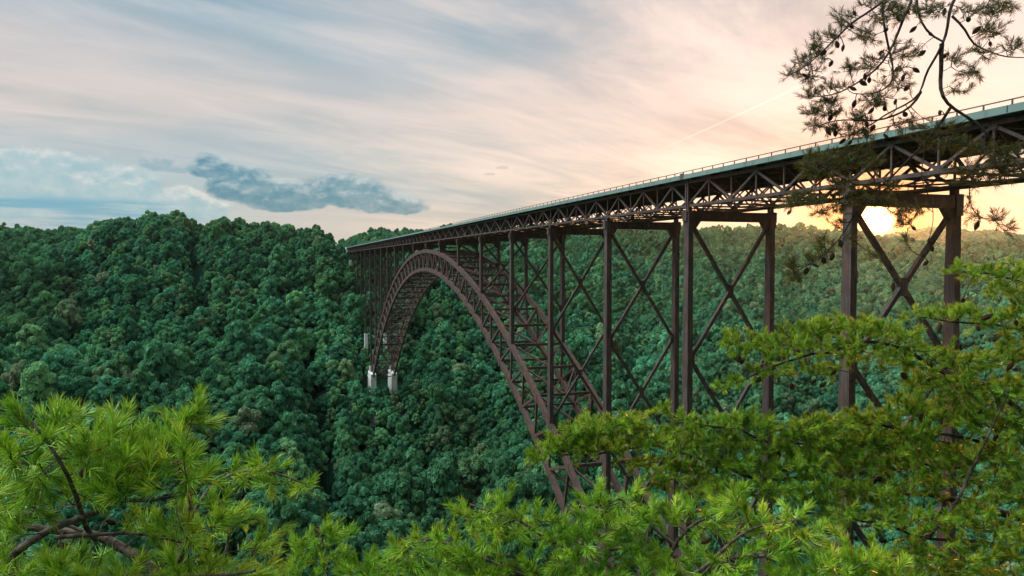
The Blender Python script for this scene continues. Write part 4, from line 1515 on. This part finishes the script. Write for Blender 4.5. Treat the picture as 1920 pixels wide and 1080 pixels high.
# --- right pine, the big olive mass
b3 = P(2150, 2200, 6.6)
tr3 = [gnd(P(2150, 1900, 6.6)), P(2150, 1500, 6.6), P(2130, 900, 6.6), P(2120, 500, 6.5)]
right_limbs = [
    (PL(6.4, (2140, 1080, 6.6), (1920, 978), (1850, 950), (1780, 935), (1700, 920), (1650, 895), (1590, 870), (1520, 838), (1440, 830), (1370, 826)), 0.05, 0.008),
    (PL(6.0, (1650, 895, 6.3), (1560, 905), (1450, 895), (1330, 870), (1230, 838), (1130, 853), (1050, 852), (1000, 865)), 0.022, 0.005),
    (PL(6.2, (2130, 900, 6.6), (1950, 800), (1870, 735), (1780, 700), (1690, 660), (1600, 648), (1500, 645), (1420, 650), (1365, 640)), 0.036, 0.006),
    (PL(6.3, (2130, 850, 6.6), (2000, 700), (1920, 620), (1860, 605), (1780, 600), (1712, 592)), 0.026, 0.005),
    (PL(6.1, (2120, 700, 6.6), (2000, 560), (1920, 530), (1860, 515), (1790, 508)), 0.022, 0.005),
    (PL(6.0, (1590, 648, 6.2), (1500, 672), (1440, 690), (1400, 712), (1340, 730)), 0.014, 0.004),
    (PL(6.2, (1870, 735), (1880, 800), (1850, 860), (1780, 880), (1700, 860), (1620, 800)), 0.02, 0.005),
    (PL(5.6, (2140, 1300, 6.6), (1950, 1060), (1850, 1020), (1740, 1010), (1640, 985), (1560, 960)), 0.034, 0.006),
    (PL(6.0, (2130, 1000, 6.6), (1930, 860), (1850, 835), (1760, 810), (1680, 800), (1560, 795), (1450, 800)), 0.026, 0.005),
    (PL(5.8, (1440, 830, 6.2), (1380, 800), (1300, 795), (1240, 770)), 0.012, 0.004),
    (PL(5.6, (1740, 1010), (1800, 930), (1860, 800), (1890, 740)), 0.016, 0.005),
    (PL(5.8, (2140, 1300, 6.6), (1980, 1130), (1800, 1080), (1700, 1075)), 0.026, 0.006),
]
right_pads = [
    # top tiers at the right edge
    (1800, 508, 6.1, 26, 9, .2, 11), (1850, 515, 6.1, 35, 10, .2, 16), (1900, 515, 6.1, 30, 14, .2, 14), (1870, 535, 6.1, 35, 10, .2, 10), (1915, 545, 6.1, 20, 14, .2, 8), (1905, 580, 6.1, 18, 14, .2, 8),
    (1720, 592, 6.3, 22, 7, .15, 8), (1765, 592, 6.3, 28, 10, .15, 14), (1815, 590, 6.3, 30, 11, .2, 14), (1870, 600, 6.3, 34, 12, .2, 16), (1910, 615, 6.3, 24, 14, .2, 12), (1845, 612, 6.3, 30, 8, .2, 8),
    # tier B
    (1372, 640, 6.0, 20, 14, .15, 10), (1410, 645, 6.0, 28, 14, .2, 14), (1385, 662, 6.0, 20, 10, .2, 7), (1450, 640, 6.0, 30, 14, .2, 16), (1500, 628, 6.1, 30, 14, .2, 18), (1550, 618, 6.1, 35, 16, .2, 22),
    (1605, 615, 6.1, 35, 16, .2, 22), (1650, 622, 6.1, 35, 16, .2, 22), (1700, 640, 6.1, 35, 18, .2, 22), (1520, 655, 6.0, 45, 14, .25, 20), (1600, 655, 6.0, 50, 18, .25, 24), (1680, 672, 6.0, 50, 18, .25, 22),
    (1755, 668, 6.1, 34, 16, .25, 18), (1800, 690, 6.1, 34, 20, .25, 18), (1850, 680, 6.1, 30, 18, .25, 14), (1900, 665, 6.2, 30, 18, .25, 16), (1895, 640, 6.2, 24, 10, .25, 8),
    (1345, 728, 6.0, 18, 7, .15, 6), (1380, 715, 6.0, 22, 8, .15, 7), (1425, 700, 6.0, 24, 12, .15, 8), (1465, 690, 6.0, 26, 12, .15, 8), (1540, 690, 6.0, 34, 12, .2, 9), (1455, 672, 6.0, 30, 10, .2, 9),
    # right mass
    (1740, 720, 6.1, 40, 20, .3, 18), (1800, 735, 6.0, 40, 24, .3, 22), (1860, 740, 6.0, 40, 26, .3, 24), (1905, 730, 6.0, 24, 26, .3, 14), (1700, 765, 6.1, 40, 18, .3, 18), (1760, 780, 6.0, 45, 24, .3, 24),
    (1830, 790, 5.9, 45, 26, .3, 26), (1895, 800, 5.9, 34, 28, .3, 20), (1650, 790, 6.0, 40, 16, .3, 20), (1590, 798, 6.0, 40, 14, .3, 20), (1530, 800, 6.0, 34, 14, .3, 16),
    # tier C
    (1003, 858, 5.9, 16, 9, .15, 8), (1040, 838, 5.9, 26, 14, .2, 16), (1080, 818, 5.9, 34, 18, .2, 24), (1130, 806, 5.9, 36, 18, .2, 26), (1180, 800, 5.9, 34, 18, .2, 24), (1075, 845, 5.9, 45, 12, .2, 20),
    (1150, 838, 5.9, 50, 14, .25, 24), (1225, 825, 5.9, 40, 16, .25, 22), (1240, 772, 5.8, 14, 7, .15, 7), (1265, 785, 5.8, 22, 9, .15, 9), (1300, 800, 5.8, 28, 12, .2, 14), (1345, 800, 5.9, 26, 10, .2, 14),
    (1390, 795, 6.0, 30, 12, .2, 18), (1430, 800, 6.0, 30, 12, .2, 18), (1480, 812, 6.0, 36, 14, .2, 22), (1300, 838, 5.9, 45, 16, .25, 26), (1380, 832, 6.0, 50, 18, .25, 28), (1460, 842, 6.0, 50, 18, .25, 28),
    (1550, 830, 6.0, 50, 18, .25, 28), (1630, 830, 6.0, 50, 18, .25, 28), (1710, 820, 6.0, 45, 20, .3, 26), (1200, 868, 5.9, 40, 12, .25, 12), (1280, 878, 5.9, 45, 16, .3, 20), (1360, 878, 5.9, 50, 18, .3, 24),
    (1440, 885, 5.9, 50, 18, .3, 24), (1520, 880, 5.9, 50, 20, .3, 22), (1600, 870, 6.0, 50, 20, .3, 20), (1690, 865, 6.0, 50, 22, .3, 20), (1770, 850, 6.0, 45, 24, .3, 22), (1840, 855, 5.9, 45, 24, .3, 22), (1900, 870, 5.9, 30, 24, .3, 14),
    (1240, 905, 5.8, 45, 14, .3, 10), (1330, 915, 5.8, 50, 16, .3, 14), (1420, 920, 5.7, 50, 18, .3, 14), (1510, 925, 5.7, 55, 20, .3, 16), (1600, 925, 5.7, 55, 22, .3, 14), (1680, 930, 5.7, 50, 22, .3, 14),
    (1760, 905, 5.8, 50, 22, .3, 14), (1850, 915, 5.8, 50, 24, .3, 16), (1905, 930, 5.7, 30, 24, .3, 10), (1580, 970, 5.5, 50, 18, .3, 18), (1660, 975, 5.5, 50, 18, .3, 16), (1740, 980, 5.5, 50, 22, .3, 16),
    (1830, 980, 5.5, 50, 24, .3, 18), (1900, 1000, 5.5, 34, 28, .3, 14), (1720, 1030, 5.5, 50, 24, .3, 16), (1800, 1040, 5.5, 50, 24, .3, 18), (1880, 1050, 5.4, 50, 24, .3, 18), (1700, 1070, 5.5, 60, 14, .3, 12), (1800, 1075, 5.5, 70, 12, .3, 14)]
rc = [(1388, 668), (1395, 675), (1362, 688), (1430, 706), (1452, 688), (1530, 712), (1548, 718), (1568, 695), (1600, 697), (1604, 704), (1626, 735), (1485, 720), (1500, 655), (1700, 660),
      (1860, 590), (1905, 600), (1805, 560), (1763, 605), (1832, 612), (1900, 680), (1750, 710), (1716, 772), (1728, 775), (1835, 745), (1100, 880), (1240, 905), (1300, 865), (1460, 850), (1690, 700), (1560, 905), (1780, 830), (1650, 1010)]
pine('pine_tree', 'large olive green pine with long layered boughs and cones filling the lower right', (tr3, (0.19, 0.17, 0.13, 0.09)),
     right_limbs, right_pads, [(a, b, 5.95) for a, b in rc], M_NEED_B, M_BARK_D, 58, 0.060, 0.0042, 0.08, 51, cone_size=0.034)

# --- overhanging pine, top right, against the sky
tt = [gnd(P(2400, 1500, 5.6)), P(2380, 900, 5.6), P(2300, 200, 5.5), P(2200, -500, 5.3)]
top_limbs = [
    (PL(5.0, (2240, -200, 5.4), (2000, -120, 5.2), (1850, -70), (1795, 0), (1785, 30), (1768, 78), (1748, 115), (1740, 140), (1727, 172), (1700, 190), (1660, 215), (1600, 252)), 0.024, 0.004),
    (PL(5.0, (1766, 82), (1763, 120), (1765, 178), (1782, 202), (1815, 222), (1850, 250), (1870, 275)), 0.016, 0.006),
    (PL(5.0, (1782, 202), (1765, 235), (1738, 265), (1700, 300), (1660, 345), (1640, 358)), 0.011, 0.005),
    (PL(4.9, (1850, -70), (1700, -40), (1655, 5), (1620, 30), (1592, 44), (1570, 70), (1548, 95), (1520, 125), (1482, 140)), 0.014, 0.003),
    (PL(5.0, (1700, -40), (1720, 5), (1700, 30), (1685, 60), (1665, 110), (1650, 130), (1600, 160), (1560, 180), (1525, 182)), 0.012, 0.003),
    (PL(5.1, (1655, 5), (1655, 40), (1662, 75), (1672, 115), (1675, 165), (1640, 180), (1600, 175)), 0.010, 0.003),
    (PL(4.9, (1727, 172), (1720, 190), (1705, 205), (1640, 230), (1580, 220), (1530, 238)), 0.009, 0.003),
    (PL(5.0, (1785, 30), (1810, 45), (1820, 80), (1850, 90), (1885, 105), (1925, 108)), 0.009, 0.003),
    (PL(5.0, (1768, 78), (1735, 60), (1720, 20), (1717, -30)), 0.007, 0.008),
    (PL(5.0, (1815, 222), (1850, 245), (1880, 290), (1900, 320)), 0.008, 0.003),
    (PL(5.0, (1640, 358), (1605, 400), (1585, 435), (1550, 470), (1520, 492), (1488, 512)), 0.005, 0.003),
    (PL(5.0, (1738, 265), (1722, 320), (1750, 385), (1748, 430), (1735, 475), (1672, 525)), 0.004, 0.002),
    (PL(5.0, (1850, 250), (1820, 350), (1822, 395), (1838, 412), (1870, 415)), 0.005, 0.002),
    (PL(5.0, (1660, 345), (1600, 350), (1560, 320), (1520, 300)), 0.005, 0.003),
    (PL(5.0, (1640, 358), (1570, 372), (1480, 378)), 0.005, 0.003),
]
T = 5.0
top_pads = [(1485, 138, T, 12, 7, .08, 4), (1508, 120, T, 14, 10, .08, 5), (1535, 100, T, 20, 12, .1, 7), (1520, 142, T, 18, 8, .1, 5), (1530, 80, T, 14, 8, .1, 4), (1590, 40, T, 24, 14, .1, 6),
            (1560, 70, T, 16, 12, .1, 5), (1620, 70, T, 24, 12, .15, 6), (1600, 128, T, 18, 8, .1, 5), (1640, 120, T, 24, 12, .15, 6), (1570, 165, T, 18, 8, .1, 5), (1525, 178, T, 14, 7, .1, 5), (1550, 190, T, 18, 8, .1, 5),
            (1522, 212, T, 12, 6, .1, 4), (1550, 210, T, 20, 7, .1, 5), (1528, 238, T, 14, 6, .1, 4), (1570, 242, T, 22, 8, .1, 6), (1610, 225, T, 30, 10, .15, 7), (1640, 190, T, 34, 16, .2, 9), (1620, 250, T, 30, 12, .15, 8),
            (1680, 150, T, 30, 20, .2, 6), (1690, 100, T, 30, 20, .2, 7), (1660, 30, T, 30, 20, .2, 8), (1700, 20, T, 34, 16, .2, 9), (1740, 20, T, 30, 14, .2, 8), (1640, 5, T, 40, 10, .2, 8), (1760, 240, T, 34, 16, .2, 6), (1700, 230, T, 34, 16, .2, 7),
            (1830, 20, T, 30, 12, .2, 8), (1870, 15, T, 30, 14, .2, 8), (1860, 60, T, 30, 14, .2, 7), (1900, 90, T, 20, 8, .1, 5), (1840, 100, T, 24, 12, .15, 5), (1820, 130, T, 20, 12, .15, 5), (1800, 170, T, 20, 10, .15, 3), (1790, 110, T, 20, 16, .15, 3),
            # boughs in front of the deck truss
            (1530, 298, T, 24, 12, .15, 13), (1560, 310, T, 30, 14, .15, 13), (1525, 322, T, 18, 9, .1, 7), (1600, 290, T, 28, 10, .15, 10), (1620, 310, T, 30, 14, .15, 11), (1580, 345, T, 28, 12, .15, 9), (1610, 370, T, 28, 12, .15, 9),
            (1500, 368, T, 16, 6, .1, 6), (1480, 380, T, 14, 5, .1, 5), (1530, 378, T, 24, 8, .1, 7), (1570, 385, T, 24, 8, .1, 7), (1740, 270, T, 24, 10, .15, 6), (1790, 268, T, 26, 10, .15, 9), (1835, 280, T, 26, 12, .15, 8),
            (1870, 290, T, 24, 14, .15, 10), (1895, 315, T, 24, 16, .15, 10), (1850, 320, T, 28, 14, .15, 8), (1800, 320, T, 28, 12, .15, 5), (1830, 340, T, 30, 8, .15, 6), (1910, 285, T, 14, 10, .1, 5),
            (1650, 380, T, 22, 8, .1, 6), (1685, 395, T, 22, 8, .1, 5), (1720, 392, T, 22, 8, .1, 5), (1700, 418, T, 14, 8, .1, 3), (1540, 400, T, 14, 5, .1, 3), (1660, 350, T, 26, 10, .1, 6),
            (1490, 500, T, 10, 8, .08, 6), (1495, 520, T, 12, 6, .08, 5), (1520, 490, T, 12, 8, .08, 4), (1550, 460, T, 12, 10, .08, 4), (1540, 480, T, 14, 8, .08, 3), (1590, 450, T, 12, 8, .08, 3), (1580, 420, T, 12, 8, .08, 3),
            (1830, 408, T, 12, 6, .08, 3), (1868, 412, T, 12, 7, .08, 4), (1890, 428, T, 8, 6, .08, 2), (1820, 385, T, 8, 8, .08, 2), (1640, 480, T, 10, 6, .08, 2), (1700, 450, T, 10, 6, .08, 2)]
tc = [(1600, 21), (1590, 44), (1582, 84), (1561, 114), (1507, 140), (1518, 140), (1548, 96), (1568, 78), (1665, 54), (1680, 32), (1718, 50), (1735, 95), (1742, 60), (1772, 16), (1816, 32), (1838, 50), (1856, 78), (1860, 20), (1778, 100),
      (1700, 20), (1688, 124), (1695, 140), (1703, 162), (1622, 138), (1630, 145), (1612, 152), (1594, 164), (1550, 186), (1567, 187), (1571, 208), (1560, 216), (1566, 245), (1550, 240), (1604, 188), (1640, 186), (1650, 190), (1638, 203),
      (1658, 200), (1680, 186), (1695, 212), (1624, 228), (1640, 235), (1618, 242), (1657, 252), (1585, 260), (1597, 264), (1655, 95), (1762, 207), (1712, 128), (1710, 425), (1740, 450), (1753, 452), (1745, 460), (1740, 490), (1835, 415),
      (1675, 530), (1563, 476), (1544, 483), (1525, 496), (1514, 502), (1575, 450), (1483, 395), (1560, 365)]
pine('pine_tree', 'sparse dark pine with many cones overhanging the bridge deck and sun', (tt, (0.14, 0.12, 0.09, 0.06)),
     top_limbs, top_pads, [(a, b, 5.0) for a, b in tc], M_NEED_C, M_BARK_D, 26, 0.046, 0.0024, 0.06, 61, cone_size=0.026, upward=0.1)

# ------------------------------------------------------------------ haze
HZ = True
if HZ:
    mb = MB()
    mb.box(-5150, 5900, -5600, 5450, -275, 330)
    hz = mb.build('haze', None)
    m = bpy.data.materials.new('evening_haze')
    m.use_nodes = True
    m.node_tree.nodes.clear()
    t = NT(m.node_tree)
    pv = t.N.new('ShaderNodeVolumePrincipled')
    pv.inputs['Color'].default_value = (0.86, 0.88, 0.96, 1)
    pv.inputs['Density'].default_value = 0.000020
    pv.inputs['Anisotropy'].default_value = 0.78
    o_ = t.N.new('ShaderNodeOutputMaterial')
    t.L.new(pv.outputs[0], o_.inputs['Volume'])
    hz.data.materials.append(m)
    tag(hz, 'thin blue evening haze filling the gorge', 'haze', kind='stuff')
